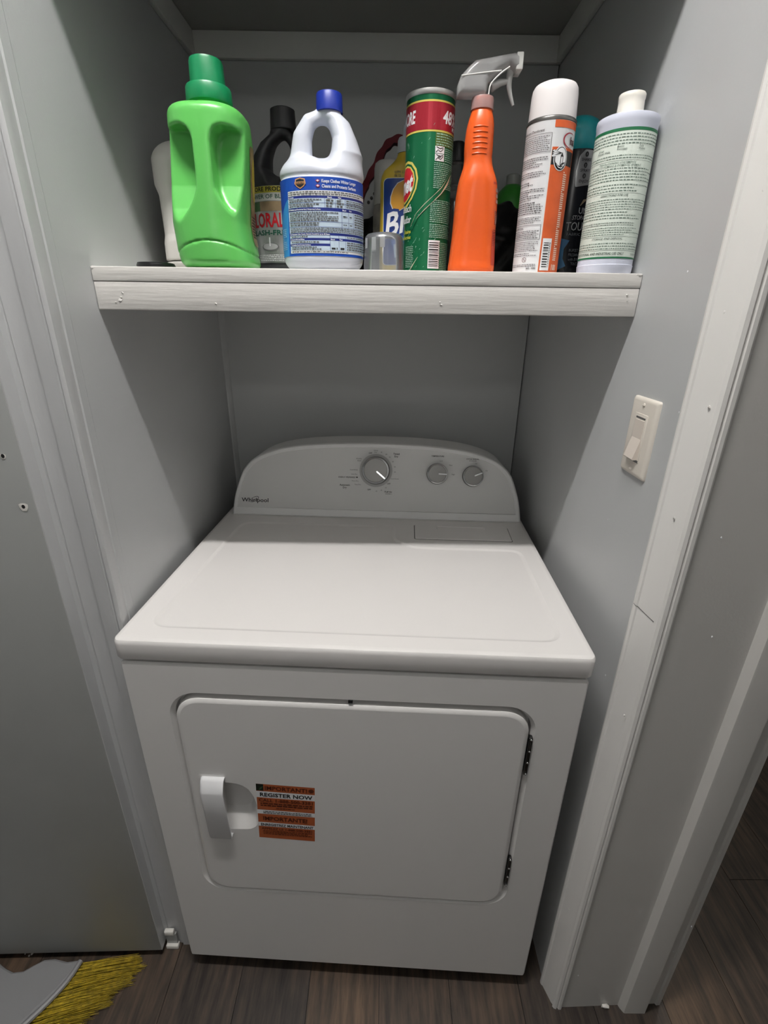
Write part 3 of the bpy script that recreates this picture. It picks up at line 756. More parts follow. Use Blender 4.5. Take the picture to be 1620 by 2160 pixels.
# catch and hinges
box('latch', -0.004, 0.003, 0.001, 0.012, D0[3]-0.004, D0[3]+0.002, DARKM, dry)
for z0, z1 in ((0.6457, 0.7273), (0.3525, 0.4302)):
    hb = box('hinge', 0.2870, 0.2930, -0.0005, 0.0080, z0, z1, DARKCH, dry, bev=0.001)
    for k in range(4):
        zz = z0+(z1-z0)*(0.04+0.31*k); bm = bmesh.new()
        bmesh.ops.create_uvsphere(bm, u_segments=10, v_segments=6, radius=0.0019, matrix=Matrix.Translation((0.2900, -0.0010, zz)))
        from_bm('rivet', bm, CHROME, hb)
for sx in (-0.30, 0.30):
    for yy in (0.06, 0.58):
        loft('foot', [(0.0, 0.018), (0.012, 0.018), (0.014, 0.010), (0.046, 0.010)], INKG, dry, seg=20).location = (sx, yy, 0)
# sticker
OR = mat('sticker_orange', rgb(176, 92, 52), 0.3); BR = mat('sticker_brown_ink', rgb(84, 34, 18), 0.35)
def smap(u, v, off):
    a = math.radians(-2.3); W_, H_ = 0.1035, 0.1405
    x = u*W_; z = v*H_
    return (-0.1745+x*math.cos(a)-z*math.sin(a)*1.0, DY-off, 0.4527+0.0+x*math.sin(a)*0.9+z*math.cos(a))
ds = Decal(smap, cut=2.0)
ds.rect(0, 1, 0, 1, WHITE)
for a, b in ((0.0, 0.225), (0.30, 0.46), (0.535, 0.76), (0.872, 1.0)): ds.rect(0, 1, a, b, OR, 0)
ds.rect(0, 0.125, 0.885, 1.0, mat('sticker_black', rgb(22, 30, 22), 0.4), 1)
ds.stroke([(0.05, 0.895), (0.08, 0.93), (0.12, 0.965)], [0.01, 0.03, 0.004], mat('leaf_green', rgb(60, 92, 60), 0.4), 2)
def st(s, u, v, h, wd, m): ds.text(s, u, v, h, m, layer=2, align='C', wd=wd, bold=0.025)
st('IMPORTANT!', 0.51, 0.905, 0.068, 0.72, BR); ds.oval(0.94, 0.937, 0.045, 0.034, BR, 2)
st('REGISTER NOW', 0.51, 0.785, 0.068, 0.90, INK); st('CALL 1-888-500-3381', 0.50, 0.690, 0.056, 0.93, BR)
ds.fine(0.06, 0.97, 0.60, 0.675, 2, BR, ragged=0.1, ratio=0.6); ds.fine(0.33, 0.66, 0.565, 0.59, 1, BR, ratio=0.6)
ds.fine(0.10, 0.95, 0.468, 0.526, 2, INKG, ratio=0.5)
st('IMPORTANTE!', 0.48, 0.345, 0.075, 0.78, BR); st('ENREGISTREZ MAINTENANT', 0.51, 0.238, 0.048, 0.93, INK); st('APPELEZ LE 1-888-500-3381', 0.5, 0.165, 0.042, 0.90, BR)
ds.fine(0.08, 0.95, 0.07, 0.155, 3, BR, ragged=0.1, ratio=0.5)
ds.build(dry, 'sticker', 'lettering', split=1)

# ================================================================== BOTTLES ON THE SHELF
GREENL = mat('light_green_plastic', rgb(98, 190, 92), 0.30)
GREEND = mat('dark_green_plastic', rgb(20, 128, 80), 0.35)
WPL = mat('white_plastic', rgb(206, 210, 221), 0.33)
# --- light green softener jug
g = thing('softener_jug', 'light green softener jug with dark green pour cap, seen from its grip side', 'bottle', (-0.203, 0.240, ZS))
def f_green(X, Y, Z):
    body = sd_rows([(-.01, .048, .056, -.001), (0, .0515, .059, -.001), (.010, .0545, .062, -.001), (.025, .0550, .062, -.003), (.06, .0540, .061, -.0060), (.11, .0535, .060, -.0020), (.165, .0530, .058, .0020), (.19, .0515, .056, .002), (.2, .0490, .054, .002)], 2.7)(X, Y, Z)
    d = smax(body, sd_slab(Z, 0.0, 0.197), 0.014)
    neck = np.maximum(np.sqrt((X-.004)**2+Y**2)-.0235, sd_slab(Z, .15, .2075))
    d = smin(d, neck, 0.006)
    yf = -.064+np.interp(Z, [.040, .050, .075, .105, .150, .170], [0, .005, .022, .033, .040, .041])
    for s in (-1, 1):
        reg = [(.0115, .150), (.0140, .160), (.0200, .167), (.0300, .1700), (.0450, .1690), (.0750, .1620), (.0750, .0440), (.0560, .0490), (.0420, .0580), (.0300, .0690), (.0200, .0810), (.0145, .0920), (.0115, .1050)]
        P2 = sd_poly2((X-.0035)*s, Z, [(v.x, v.y) for v in smooth_path([Vector((a, b, 0)) for a, b in reg+reg[:1]], 3)[:-1]])
        d = smax(d, -smax(P2, Y-yf, .006), .0035)
    arcz = .0345-(X/.058)**2*.017
    d = smax(d, -np.maximum(np.abs(Z-arcz)-.0011, -(d+.0016)), .0012)
    d = smax(d, -np.maximum(np.abs(X-.0035)-.0003, np.maximum(-(d+.0006), .13-Z)), .0004)
    return d
sdf_obj('body', f_green, (-.062, -.065, 0), (.062, .065, .21), 0.0017, GREENL, g)
loft('cap', [(.2045, .0285), (.2050, .0300), (.2075, .0308), (.2215, .0300), (.2235, .0290), (.2240, .0240), (.2245, .0232), (.2500, .0222), (.2530, .0212), (.2540, .018)], GREEND, g).location = (.004, 0, 0)
LB = mat('jug_label', rgb(150, 132, 88), 0.4, var=0.5, vscale=60)
dg = Decal(lambda u, v, off: (np.interp(v, [.03, .06, .11, .165], [.0515, .0478, .0515, .0550])*(1-abs(u/.061)**2.7)**.37+.0006+off, u, v), cut=0.05)
dg.cutv = .01; dg.cut = .004; dg.rr(-.004, .036, .035, .160, .006, LB, 0); dg.fine(.0, .03, .045, .075, 8, INK, 1); dg.oval(.016, .12, .012, .028, mat('label_yellow', rgb(214, 190, 70), .4), 1)
dg.build(g)

# --- white jug behind it
g = thing('white_jug', 'plain white plastic jug half hidden behind the light green jug', 'bottle', (-0.270, 0.372, ZS))
def f_jug(X, Y, Z):
    d = sd_rows([(0, .064, .042), (.012, .068, .046), (.05, .067, .046), (.062, .0645, .044), (.12, .0650, .044), (.135, .0700, .046), (.17, .0700, .046), (.2, .06, .040)], 2.8)(X, Y, Z)
    d = smax(d, sd_slab(Z, 0, .197), .026)
    d = smin(d, np.maximum(np.sqrt((X-.02)**2+Y**2)-.0165, sd_slab(Z, .15, .213)), .01)
    for s in (-1, 1):
        d = smax(d, -sd_caps(X, Y, Z, [(s*.010-.012, -.054, .15), (s*.010-.012, -.054, .07)], [.016, .016], 1), .006)
    return smax(d, -(np.abs(Z-.022)-.0008+np.maximum(0, .0405-np.sqrt(X**2*.4+Y**2))), .002)
sdf_obj('body', f_jug, (-.072, -.048, 0), (.072, .048, .215), 0.0022, mat('offwhite_plastic', rgb(214, 210, 206), .4), g)
loft('cap', [(.2, .0185), (.222, .0180), (.224, .0160)], WPL, g, seg=40).location = (.02, 0, 0)

# --- black lid lying on the shelf
g = thing('round_lid', 'small flat black plastic lid lying at the left end of the shelf', 'lid', (-0.300, 0.225, ZS))
loft('disc', [(0, .0265), (.004, .0275), (.0065, .0270), (.0075, .0255), (.0070, .0225), (.0055, .0220)], mat('black_plastic', rgb(24, 24, 26), .3), g)
loft('rim', [(.0055, .0262), (.0082, .0262), (.0086, .0255), (.0082, .0248), (.0055, .0248)], mat('black_plastic', rgb(24, 24, 26), .3), g)

# --- bleach style jug: shared implicit shape, hole and handle on the -x side
CONE_W = [(.125, .0420, .040, .016), (.135, .0390, .038, .0200), (.15, .0285, .034, .0315), (.170, .0185, .026, .0335), (.19, .0160, .0195, .0260), (.200, .0150, .0155, .0150), (.222, .0148, .0148, .0135)]
HAND_W = ([(-.034, 0, .126), (-.0285, 0, .150), (-.0250, 0, .172), (-.0140, 0, .1890), (.006, 0, .1965)], [.0180, .0155, .0142, .0125, .0108])
CONE_D = [(.125, .042, .040, .012), (.140, .032, .038, .024), (.155, .0185, .034, .0375), (.175, .0160, .026, .032), (.192, .0150, .020, .022), (.204, .0160, .016, .006), (.222, .0155, .0155, -.0008)]
HAND_D = ([(-.036, 0, .130), (-.030, 0, .155), (-.023, 0, .178), (-.013, 0, .194), (-.002, 0, .203)], [.018, .014, .011, .0095, .009])
def bleach_sdf(mirror=1.0, s=1.0, shift=0.0, cone_rows=CONE_W, hand_rows=HAND_W, hole_at=(.0035, .1670, .0125, .0205)):
    def f(X, Y, Z):
        X = X*mirror/s; Y = Y/s; Z = Z/s
        X = X-mirror*shift*np.clip((Z-.14)/.05, 0, 1)
        body = sd_rows([(0, .0575, .0455), (.006, .0590, .0470), (.014, .0600, .0480), (.1175, .0600, .0480), (.1185, .0588, .0468), (.1205, .0590, .0470), (.123, .0602, .0482), (.128, .0600, .0480), (.14, .0560, .0450), (.15, .048, .042)], 2.15)(X, Y, Z)
        d = smax(body, sd_slab(Z, 0, .146), .020)
        cone = sd_rows(cone_rows)(X, Y, Z)
        d = smin(d, smax(cone, sd_slab(Z, .124, .214), .004), .008)
        hand = sd_caps(X, Y, Z, hand_rows[0], hand_rows[1], 1.1)
        d = smin(d, hand, .010)
        t = math.radians(-14); U = (X-hole_at[0])*math.cos(t)-(Z-hole_at[1])*math.sin(t); V = (X-hole_at[0])*math.sin(t)+(Z-hole_at[1])*math.cos(t)
        hole = (np.sqrt((U/hole_at[2])**2+(V/hole_at[3])**2)-1)*hole_at[2]+np.minimum(0, .012-np.abs(Y))*.25
        return smax(d, -hole, .008)*s
    return f
g = thing('bleach_jug', 'white bleach jug with looped handle, blue screw cap and blue label', 'bottle', (-0.049, 0.250, ZS))
sdf_obj('body', bleach_sdf(), (-.064, -.05, 0), (.064, .05, .222), 0.0015, WPL, g)
loft('cap', [(.2015, .0178), (.2020, .0186), (.2215, .0180), (.2230, .0170), (.2235, .0140)], mat('blue_cap', rgb(28, 50, 150), .35), g, seg=48).location = (.0140, 0, 0)
BL = mat('label_blue', rgb(26, 76, 178), .38); BLM = mat('label_mid_blue', rgb(58, 140, 208), .38); PALE = mat('label_pale_blue', rgb(196, 214, 230), .42); NAVY = mat('label_navy', rgb(28, 44, 124), .4)
db = Decal(cyl_map(.0603, .0483, n=2.15), cut=0.004)
K = .0601*PI/180
db.rect(-100*K, 100*K, .0195, .1165, BL)
db.poly([(-100*K, .0195), (-50*K, .0195), (-46*K, .092), (-52*K, .088), (-62*K, .078), (-75*K, .066), (-100*K, .056)], BLM, 1)
T0, T1 = -46*K, 92*K
db.rect(T0, T1, .0229, .1004, WHITE, 1)
for a, b, m in ((.0910, .0939, NAVY), (.0797, .0910, PALE), (.0755, .0797, NAVY), (.0487, .0755, PALE), (.0455, .0487, NAVY), (.0422, .0455, PALE), (.0390, .0422, NAVY), (.0351, .0390, PALE), (.0319, .0351, NAVY), (.0264, .0319, PALE)):
    db.rect(T0+.0006, T1, a, b, m, 2)
db.rect(14*K, T1, .0264, .0390, PALE, 3)
for us, v0, v1 in (((8, 22, 36), .0797, .0910), ((31, 41, 50), .0510, .0755), ((14, 26, 36), .0422, .0455), ((14, 26, 36), .0264, .0390)):
    for u in us: db.rect(u*K, u*K+.0004, v0, v1, NAVY, 4)
for v0, v1, u1 in ((.0853, .0857, 92), (.0622, .0626, 50), (.0558, .0562, 92)): db.rect(T0+.0006, u1*K, v0, v1, NAVY, 4)
for i, (u0, u1, v0, v1, n, m) in enumerate(((-44, 88, .0945, .0998, 2, INKG), (-43, 4, .0860, .0906, 2, INKG), (-43, 4, .0802, .0850, 2, INKG), (-43, 26, .0630, .0750, 5, INKG), (-43, 0, .0570, .0620, 2, INKG), (-43, 90, .0490, .0555, 3, INKG),
        (-42, -14, .0426, .0452, 1, INKG), (-42, 0, .0356, .0386, 1, INKG), (-42, 2, .0268, .0316, 2, INKG), (38, 90, .0802, .0905, 4, INKG), (52, 90, .0570, .0750, 6, INKG), (10, 20, .0802, .0905, 3, INKG), (24, 34, .0802, .0905, 3, INKG),
        (33, 39, .0685, .0710, 1, INK), (43, 48, .0685, .0710, 1, INK), (33, 39, .0585, .0605, 1, INK), (43, 48, .0585, .0605, 1, INK), (16, 24, .0268, .0316, 1, INK), (28, 34, .0268, .0316, 1, INK), (38, 90, .0270, .0388, 4, INKG), (-42, 40, .0233, .0258, 1, INKG), (38, 90, .0426, .0452, 1, INKG))):
    db.fine(u0*K, u1*K, v0, v1, n, m, 5, seed=i)
for s, u, v in (('For Laundry', -45, .0914), ('Bleach', 12, .0914), ('Water', 26, .0914), ('To Disinfect and Deodorize Hard, Nonporous Surfaces', -45, .0766), ('Bleach', 32, .0766), ('Water', 42, .0766), ('For Preventing Odor-Causing Bacteria Growth for up to 48 Hours', -44, .0461), ('To Remove Mold and Mildew', -44, .0396), ('Bleach', 15, .0396), ('Water', 27, .0396), ('To Sanitize Food-Contact Surfaces', -43, .0325)):
    db.text(s, u*K, v, .0019, WHITE, 5, bold=0.03, wd=(len(s)*.00098))
db.text('Keeps Clothes Whiter Longer', 5*K, .1096, .0040, WHITE, 3, wd=.0530, bold=.022)
db.text('Cleans and Protects Surfaces', 5*K, .1036, .0040, WHITE, 3, wd=.0530, bold=.022)
for v in (.1116, .1056):
    db.poly([(-3*K, v), (0, v+.0020), (3*K, v), (0, v-.0020)], mat('tick_red', rgb(190, 40, 60), .4), 3); db.poly([(-2*K, v), (0, v+.0012), (2*K, v), (0, v-.0012)], WHITE, 4)
bd = [(-31, .1140), (-24, .1155), (-17, .1140), (-16, .1080), (-19, .1050), (-24, .1022), (-29, .1050), (-32, .1080)]
db.poly([(u*K, v) for u, v in bd], mat('badge_tan', rgb(216, 160, 110), .4), 3)
db.poly([((-24+(u+24)*.8)*K, .1088+(v-.1088)*.8) for u, v in bd], INK, 4)
db.rect(-32*K, -16*K, .1078, .1106, mat('badge_tan', rgb(216, 160, 110), .4), 5); db.text('CLOROMAX', -24*K, .1082, .0019, INK, 6, align='C', wd=.0135, bold=.03)
db.fine(-92*K, -54*K, .0280, .0560, 12, mat('label_sky', rgb(150, 200, 232), .4), 3, ragged=.4, seed=9)
db.build(g)
# --- dark jug with silver label
g = thing('dark_jug', 'dark grey splash-free bleach jug with silver and red label, behind the white bleach jug', 'bottle', (-0.124, 0.374, ZS))
DKP = mat('dark_grey_plastic', rgb(50, 50, 53), .38)
sdf_obj('body', bleach_sdf(-1.0, 1.03, 0.0, CONE_D, HAND_D, (.0050, .1730, .0140, .0250)), (-.066, -.053, 0), (.066, .053, .226), 0.0018, DKP, g).location = (0.0, 0, 0)
loft('cap', [(.2155, .0200), (.2165, .0208), (.2430, .0196), (.2450, .0160)], mat('dark_cap', rgb(44, 44, 46), .4), g, seg=48).location = (.0008, 0, 0)
SIL = mat('silver_label', rgb(176, 176, 178), .3, metal=.55, var=.2, vscale=40)
dk = Decal(cyl_map(.0616, .0494, n=2.15), cut=0.004); K = .0613*PI/180
dk.rect(-100*K, 100*K, .0205, .1310, SIL)
dk.rect(-100*K, 100*K, .1215, .1305, mat('label_yellow2', rgb(200, 186, 70), .4), 1)
dk.rect(-100*K, 100*K, .1105, .1215, mat('label_offwhite', rgb(204, 204, 200), .4), 1)
dk.rect(-60*K, -36*K, .0960, .1095, mat('label_picture_green', rgb(66, 104, 62), .4, var=.3), 1); dk.rect(-36*K, 10*K, .0960, .1095, mat('label_picture_tan', rgb(150, 128, 100), .4, var=.3), 1)
dk.rect(-100*K, -52*K, .022, .060, mat('label_side_green', rgb(50, 118, 60), .4), 1)
RED = mat('label_red', rgb(176, 22, 34), .4); DG = mat('label_dark_green', rgb(22, 84, 66), .4)
dk.text('7% MORE PRODUCT', -66*K, .1236, .0062, INK, 2, bold=.02, wd=.092)
dk.text('POWER OF BLEACH', -60*K, .1135, .0060, DG, 2, bold=.01, wd=.090)
dk.text('CLORALEN', -62*K, .0735, .0205, RED, 2, bold=.025, wd=.092)
dk.text('SPLASH-FREE', -64*K, .0615, .0075, DG, 2, bold=.025, wd=.080)
dk.oval(-22*K, .0440, .0155, .0062, mat('label_plate_grey', rgb(120, 120, 122), .4), 2); dk.oval(-22*K, .0446, .0135, .0048, mat('label_plate_light', rgb(182, 182, 184), .4), 3)
dk.rect(-23*K, -21*K, .045, .058, WHITE, 4)
dk.fine(-44*K, 20*K, .0225, .0330, 4, WHITE, 2, ratio=.55)
dk.build(g)
loft('base_band', [(.0035, .0600, .0480, 2.15), (.0155, .0618, .0497, 2.15), (.0165, .0615, .0494, 2.15)], mat('dark_gloss', rgb(70, 70, 74), .15), g)

# --- translucent measuring cap
g = thing('measuring_cup', 'small upturned frosted clear plastic cup next to the white bleach jug', 'cup', (0.0435, 0.216, ZS))
FROST = translucent('frosted_plastic', rgb(238, 242, 248), .84, .15)
loft('shell', [(0, .0296), (.012, .0294), (.040, .0284), (.0455, .0272), (.0490, .0240), (.0505, .018), (.0498, .017), (.0475, .0235), (.0440, .0260), (.040, .0272), (.012, .0282), (0, .0284)], FROST, g, seg=56)
for a in (-62, -30, -4):
    c_ = Decal(cyl_map(.0286, None, math.radians(a)), cut=.002); c_.rr(-.0035, .0035, .030-.006*(a == -30), .043, .0008, translucent('frosted_rib', rgb(225, 228, 232), .35, .1), 0); c_.build(g, 'rib')

# --- yellow cleaner bottle
g = thing('yellow_cleaner_bottle', 'yellow cleaner bottle with blue lemon label and white cap, left of the green can', 'bottle', (0.081, 0.352, ZS))
YEL = mat('yellow_plastic', rgb(216, 186, 62), .35)
rows = [(0, .0440, .0260, 3.2), (.003, .0458, .0270, 3.2), (.06, .0456, .0270, 3.2), (.14, .0448, .0265, 3.2), (.150, .0430, .0260, 3.0), (.157, .0392, .0250, 2.8), (.163, .0320, .0235, 2.5), (.169, .0250, .0205, 2.2), (.175, .0195, .0178, 2), (.182, .0168, .0160, 2), (.190, .0160, .0155, 2)]
loft('body', rows, YEL, g)
loft('cap', [(.1815, .0182), (.1990, .0176), (.2025, .0160), (.2040, .0120), (.2045, .0100), (.2190, .0085), (.2200, .0070), (.2285, .0050), (.2300, .003)], WPL, g, seg=40)
def y_map(u, v, off):
    rx = np.interp(v, [r[0] for r in rows], [r[1] for r in rows]); ry = np.interp(v, [r[0] for r in rows], [r[2] for r in rows]); n = 3.2
    return (u, -(ry+off)*(max(0, 1-abs(u/(rx+off))**n))**(1/n), v)
dy = Decal(y_map, cut=.003)
DB = mat('label_deep_blue', rgb(26, 58, 132), .4); MB = mat('label_bright_blue', rgb(40, 100, 186), .4); LE = mat('lemon_orange', rgb(232, 166, 48), .4)
dy.rr(-.0398, .0398, .0190, .1440, .006, WHITE, 0); dy.rr(-.0390, .0390, .0198, .1432, .006, DB, 1)
dy.poly([(-.030, .062), (.038, .098), (.038, .026), (-.02, .040)], MB, 2)
lem = [(-.0275, .1090), (-.0272, .1180), (-.0235, .1280), (-.0170, .1360), (-.006, .1405), (.006, .138), (.012, .128), (.006, .112), (-.006, .1030), (-.0160, .0975), (-.0230, .0995)]
dy.poly([(-.0085+(x+.0085)*1.07, .1185+(y-.1185)*1.06) for x, y in lem], WHITE, 3); dy.poly(lem, LE, 4)
dy.text('Brillo', -.0375, .0560, .0400, DB, 5, bold=.055, shear=.12, wd=.095, slope=.34)
dy.text('Brillo', -.0365, .0585, .0360, WHITE, 6, bold=.02, shear=.12, wd=.090, slope=.34)
dy.text('11PM 22', -.0225, .1500, .0036, INKG, 2, bold=0); dy.text('06 S2', -.0225, .1450, .0036, INKG, 2, bold=0)
dy.poly([(.004, .030), (.035, .062), (.038, .046), (.015, .024), (.002, .024)], LE, 7); dy.poly([(-.022, .050), (.008, .055), (.030, .062), (.004, .034), (-.020, .030)], PALE, 6)
dy.text('28 fl', -.010, .040, .004, INKG, 8)
dy.build(g)

# --- white aerosol behind
g = thing('white_spray_can', 'white-capped spray can in the dark behind the yellow bottle', 'can', (0.050, 0.452, ZS))
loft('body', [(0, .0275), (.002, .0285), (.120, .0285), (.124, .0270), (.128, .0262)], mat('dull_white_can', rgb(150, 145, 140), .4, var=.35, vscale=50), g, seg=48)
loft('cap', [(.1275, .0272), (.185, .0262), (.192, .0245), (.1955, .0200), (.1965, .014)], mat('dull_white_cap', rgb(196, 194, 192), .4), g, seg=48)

# --- smoky clear bottle with a dark cap, behind the gap between can and orange bottle
g = thing('smoky_bottle', 'smoky clear plastic bottle with black cap in the gap behind the orange sprayer', 'bottle', (0.172, 0.452, ZS))
SMK = translucent('smoky_plastic', rgb(120, 118, 116), .4, .12)
loft('body', [(0, .024), (.004, .0255), (.13, .0250), (.150, .0240), (.152, .0225), (.158, .0225), (.160, .0245), (.166, .0240), (.168, .0215), (.176, .0180), (.190, .0125), (.200, .0120)], SMK, g, seg=40)
loft('cap', [(.196, .0140), (.222, .0135), (.2255, .0115)], mat('black_plastic', rgb(24, 24, 26), .3), g, seg=32)

# --- green scouring powder can
g = thing('powder_can', 'tall green cleanser powder can with a red 48% band and scuffed sides', 'can', (0.1090, 0.2800, ZS))
FOIL = speck('scuffed_green_foil', rgb(20, 108, 68), rgb(150, 180, 168), .32, .35, scale=55, lo=.64, hi=.72, stretch=(1, 1, .6))
RFOIL = speck('scuffed_red_foil', rgb(176, 44, 58), rgb(206, 150, 150), .3, .35, scale=120, lo=.70, hi=.8)
YB_ = mat('yellow_band', rgb(216, 200, 96), .4); CREAM = mat('torn_paper', rgb(206, 196, 170), .6)
loft('body', [(0, .0350), (.2250, .0350)], FOIL, g, auto=30)
loft('rim', [(.2245, .0352), (.2255, .0362), (.2285, .0366), (.2305, .0362), (.2312, .0352), (.2305, .0340), (.2270, .0335), (.2265, .010)], mat('can_rim', rgb(206, 206, 204), .35, metal=.4), g)
loft('base_rim', [(-.0000, .0340), (.0005, .0356), (.0020, .0356), (.0024, .0351)], mat('can_rim', rgb(206, 206, 204), .35, metal=.4), g)
dc_ = Decal(cyl_map(.0350), cut=.003); K = .035*PI/180
dc_.rect(-175*K, 175*K, .1815, .2178, YB_); dc_.rect(-175*K, 175*K, .1838, .2156, RFOIL, 1)
dc_.text('MORE', -40*K, .1930, .0150, WHITE, 2, align='R', bold=.03, wd=.030, shear=.12); dc_.text('48%', 26*K, .1925, .0150, WHITE, 2, bold=.03, wd=.030, shear=.12)
dc_.text('MORE', 58*K, .1860, .0050, WHITE, 2, bold=.02, wd=.012)
GT = mat('green_fine_print', rgb(150, 190, 168), .5); GO = mat('olive_patch', rgb(88, 110, 44), .4)
dc_.rect(10*K, 80*K, .1650, .1810, GO, 0); dc_.fine(12*K, 78*K, .1655, .1808, 5, GT, 2, ratio=.4)
for v0, v1 in ((.1565, .1650), (.1472, .1558)):
    dc_.rect(10*K, 34*K, v0, v1, WHITE, 1)
    dc_.stroke([(12*K, v0+.001), (17*K, v0+.004), (24*K, v0+.002), (31*K, v0+.006)], .0009, INK, 2); dc_.stroke([(13*K, v1-.001), (22*K, v1-.003), (31*K, v1-.0012)], .0010, INK, 2)
dc_.oval(21*K, (v0+v1)/2+.001, .0024, .0016, INKG, 2)
dc_.fine(36*K, 80*K, .1470, .1640, 7, GT, 2, ratio=.45, seed=2)
dc_.fine(9*K, 80*K, .1135, .1460, 14, GT, 2, ratio=.45, seed=4); dc_.fine(4*K, 80*K, .0700, .1000, 12, GT, 2, ratio=.45, seed=5); dc_.fine(4*K, 80*K, .0500, .0690, 8, GT, 2, ratio=.45, seed=6)
band = [(-46, .0620), (-30, .0790), (-10, .0905), (10, .1010), (30, .1120), (48, .1250), (62, .1380)]
dc_.stroke([(u*K, v) for u, v in band], .0075, FOIL, 3)
dc_.stroke([(u*K, v+.0032) for u, v in band], [.0002, .0004, .0008, .0004, .0009, .0003, .0003], CREAM, 4); dc_.stroke([(u*K, v-.0042) for u, v in band[1:]], [.0002, .0009, .0004, .0012, .0030, .0008], CREAM, 4)
dc_.rect(3*K, 34*K, .0085, .0470, WHITE, 1); dc_.bars(5*K, 30*K, .0110, .0450, INK, 2, n=24)
dc_.fine(31*K, 33.5*K, .011, .045, 14, INKG, 2); dc_.fine(36*K, 75*K, .006, .045, 16, GT, 2, ratio=.4, seed=8)
dc_.fine(-62*K, -36*K, .0100, .0400, 12, GT, 2, ratio=.45, seed=7)
tear = lambda k, m, l: dc_.poly([((-66+k*x)*K, .1235+k*y*.001) for x, y in ((-34, 12), (-26, 20), (-12, 26), (4, 27), (20, 24), (33, 15), (38, 3), (34, -10), (22, -22), (6, -30), (-12, -34), (-30, -30))], m, l)
tear(1.0, YB_, 1); tear(.88, FOIL, 2); tear(.78, YB_, 3); tear(.70, mat('emblem_red', rgb(196, 38, 48), .4), 4)
dc_.text('Comet', -41*K, .1130, .0230, WHITE, 6, align='R', bold=.035, wd=.052, shear=.25, slope=.15)
dc_.text('with Bleach', -44*K, .0855, .0100, WHITE, 5, align='R', bold=.012, wd=.044, shear=.15); dc_.text('Limpiador', -44*K, .0710, .0100, WHITE, 5, align='R', bold=.012, wd=.036, shear=.15)
dc_.text('Stains', -44*K, .0570, .0050, mat('yellow_print', rgb(214, 210, 70), .4), 5, align='R', bold=.01, shear=.15); dc_.text('Disinfectes', -44*K, .0495, .0050, MATS['yellow_print'], 5, align='R', bold=.01, shear=.15)
for i in range(46):
    a = R.uniform(-60, 20); v = R.choice([R.uniform(.004, .07), R.uniform(.004, .07), R.uniform(.07, .20)]); l_ = R.uniform(.0008, .004)
    dr_ = R.uniform(.6, 1.5); dc_.stroke([(a*K, v), (a*K+l_*math.cos(dr_), v+l_*math.sin(dr_))], [.0003, R.uniform(.0003, .0009)], MATS['green_fine_print'], 7)
dc_.stroke([(-48*K, .002), (-36*K, .012), (-22*K, .024)], [.0004, .0012, .0003], CREAM, 7)
dc_.build(g)

# --- orange trigger sprayer
g = thing('orange_sprayer', 'orange spray bottle with ribbed neck and clear trigger head', 'bottle', (0.1775, 0.2430, ZS))
ORG = mat('orange_plastic', rgb(232, 96, 36), .30)
rows_o = [(0, .0325, .0230, 3, 0), (.004, .0342, .0245, 3, 0), (.02, .0335, .0245, 3, 0), (.05, .0318, .0245, 3, .0005), (.09, .0305, .0250, 2.8, .001), (.108, .0292, .0250, 2.6, .0010), (.122, .0270, .0245, 2.4, .0010), (.132, .0235, .0225, 2.2, .0005), (.140, .0208, .0205, 2.1, 0), (.147, .0198, .0195, 2, -.0005),
          (.158, .0200, .0195, 2, -.001), (.172, .0198, .0192, 2, -.001), (.184, .0190, .0185, 2, -.0005), (.194, .0172, .0170, 2, 0), (.201, .0150, .0150, 2, 0), (.207, .0132, .0132, 2, 0), (.218, .0130, .0130, 2, 0)]
A = np.array(rows_o); zz = np.linspace(0, .218, 90)
def cs(x, xs, ys):   # smooth interpolation
    i = np.clip(np.searchsorted(xs, x)-1, 0, len(xs)-2); t = (x-xs[i])/(xs[i+1]-xs[i])
    m = np.gradient(ys, xs); h_ = xs[i+1]-xs[i]
    return (2*t**3-3*t**2+1)*ys[i]+(t**3-2*t**2+t)*h_*m[i]+(-2*t**3+3*t**2)*ys[i+1]+(t**3-t**2)*h_*m[i+1]
loft('body', [(z, cs(z, A[:, 0], A[:, 1]), cs(z, A[:, 0], A[:, 2]), cs(z, A[:, 0], A[:, 3]), cs(z, A[:, 0], A[:, 4])) for z in zz], ORG, g, auto=60)
for k in range(6):
    z = .1510+k*.0062; bm = bmesh.new()
    rx = float(cs(z, A[:, 0], A[:, 1])); ry = float(cs(z, A[:, 0], A[:, 2])); pts = []
    for t in np.linspace(-.62, .50, 15): pts.append((-.001+rx*math.sin(t), -ry*math.cos(t)+.0002, z+.0008*math.cos(t*2)))
    tube(bm, pts, [.0003]+[.0011]*13+[.0003], 8); from_bm('grip_ridge', bm, ORG, g)
def o_map(u, v, off):   # u: angle (rad) away from +x towards the front
    rx = float(cs(v, A[:, 0], A[:, 1])); ry = float(cs(v, A[:, 0], A[:, 2])); n = float(cs(v, A[:, 0], A[:, 3])); cx_ = float(cs(v, A[:, 0], A[:, 4]))
    return (cx_+(rx+off)*abs(math.cos(u))**(2/n), -(ry+off)*abs(math.sin(u))**(2/n), v)
do = Decal(o_map, cut=.08)
OD = mat('label_dark_orange', rgb(196, 66, 40), .4); OS = mat('label_silver_text', rgb(186, 150, 140), .35, metal=.2); OT = mat('label_maroon_text', rgb(110, 40, 30), .5)
do.rect(.10, .85, .012, .118, OD, 0)
for i in range(20): do.rect(.16, .80, .016+i*.0022, .0168+i*.0022, OT, 1)
for i in range(8): do.rect(.2+.06*(i % 2), .72, .0655+i*.0022, .0665+i*.0022, OT, 1)
do.stroke([(.25, .062), (.4, .078), (.6, .066), (.75, .082)], .006, OS, 2)
for i, v in enumerate((.092, .099, .106)): do.rect(.35, .68, v, v+.0045, OS, 2)
do.build(g)
CLR = translucent('clear_trigger_plastic', rgb(250, 250, 250), .55, .08)
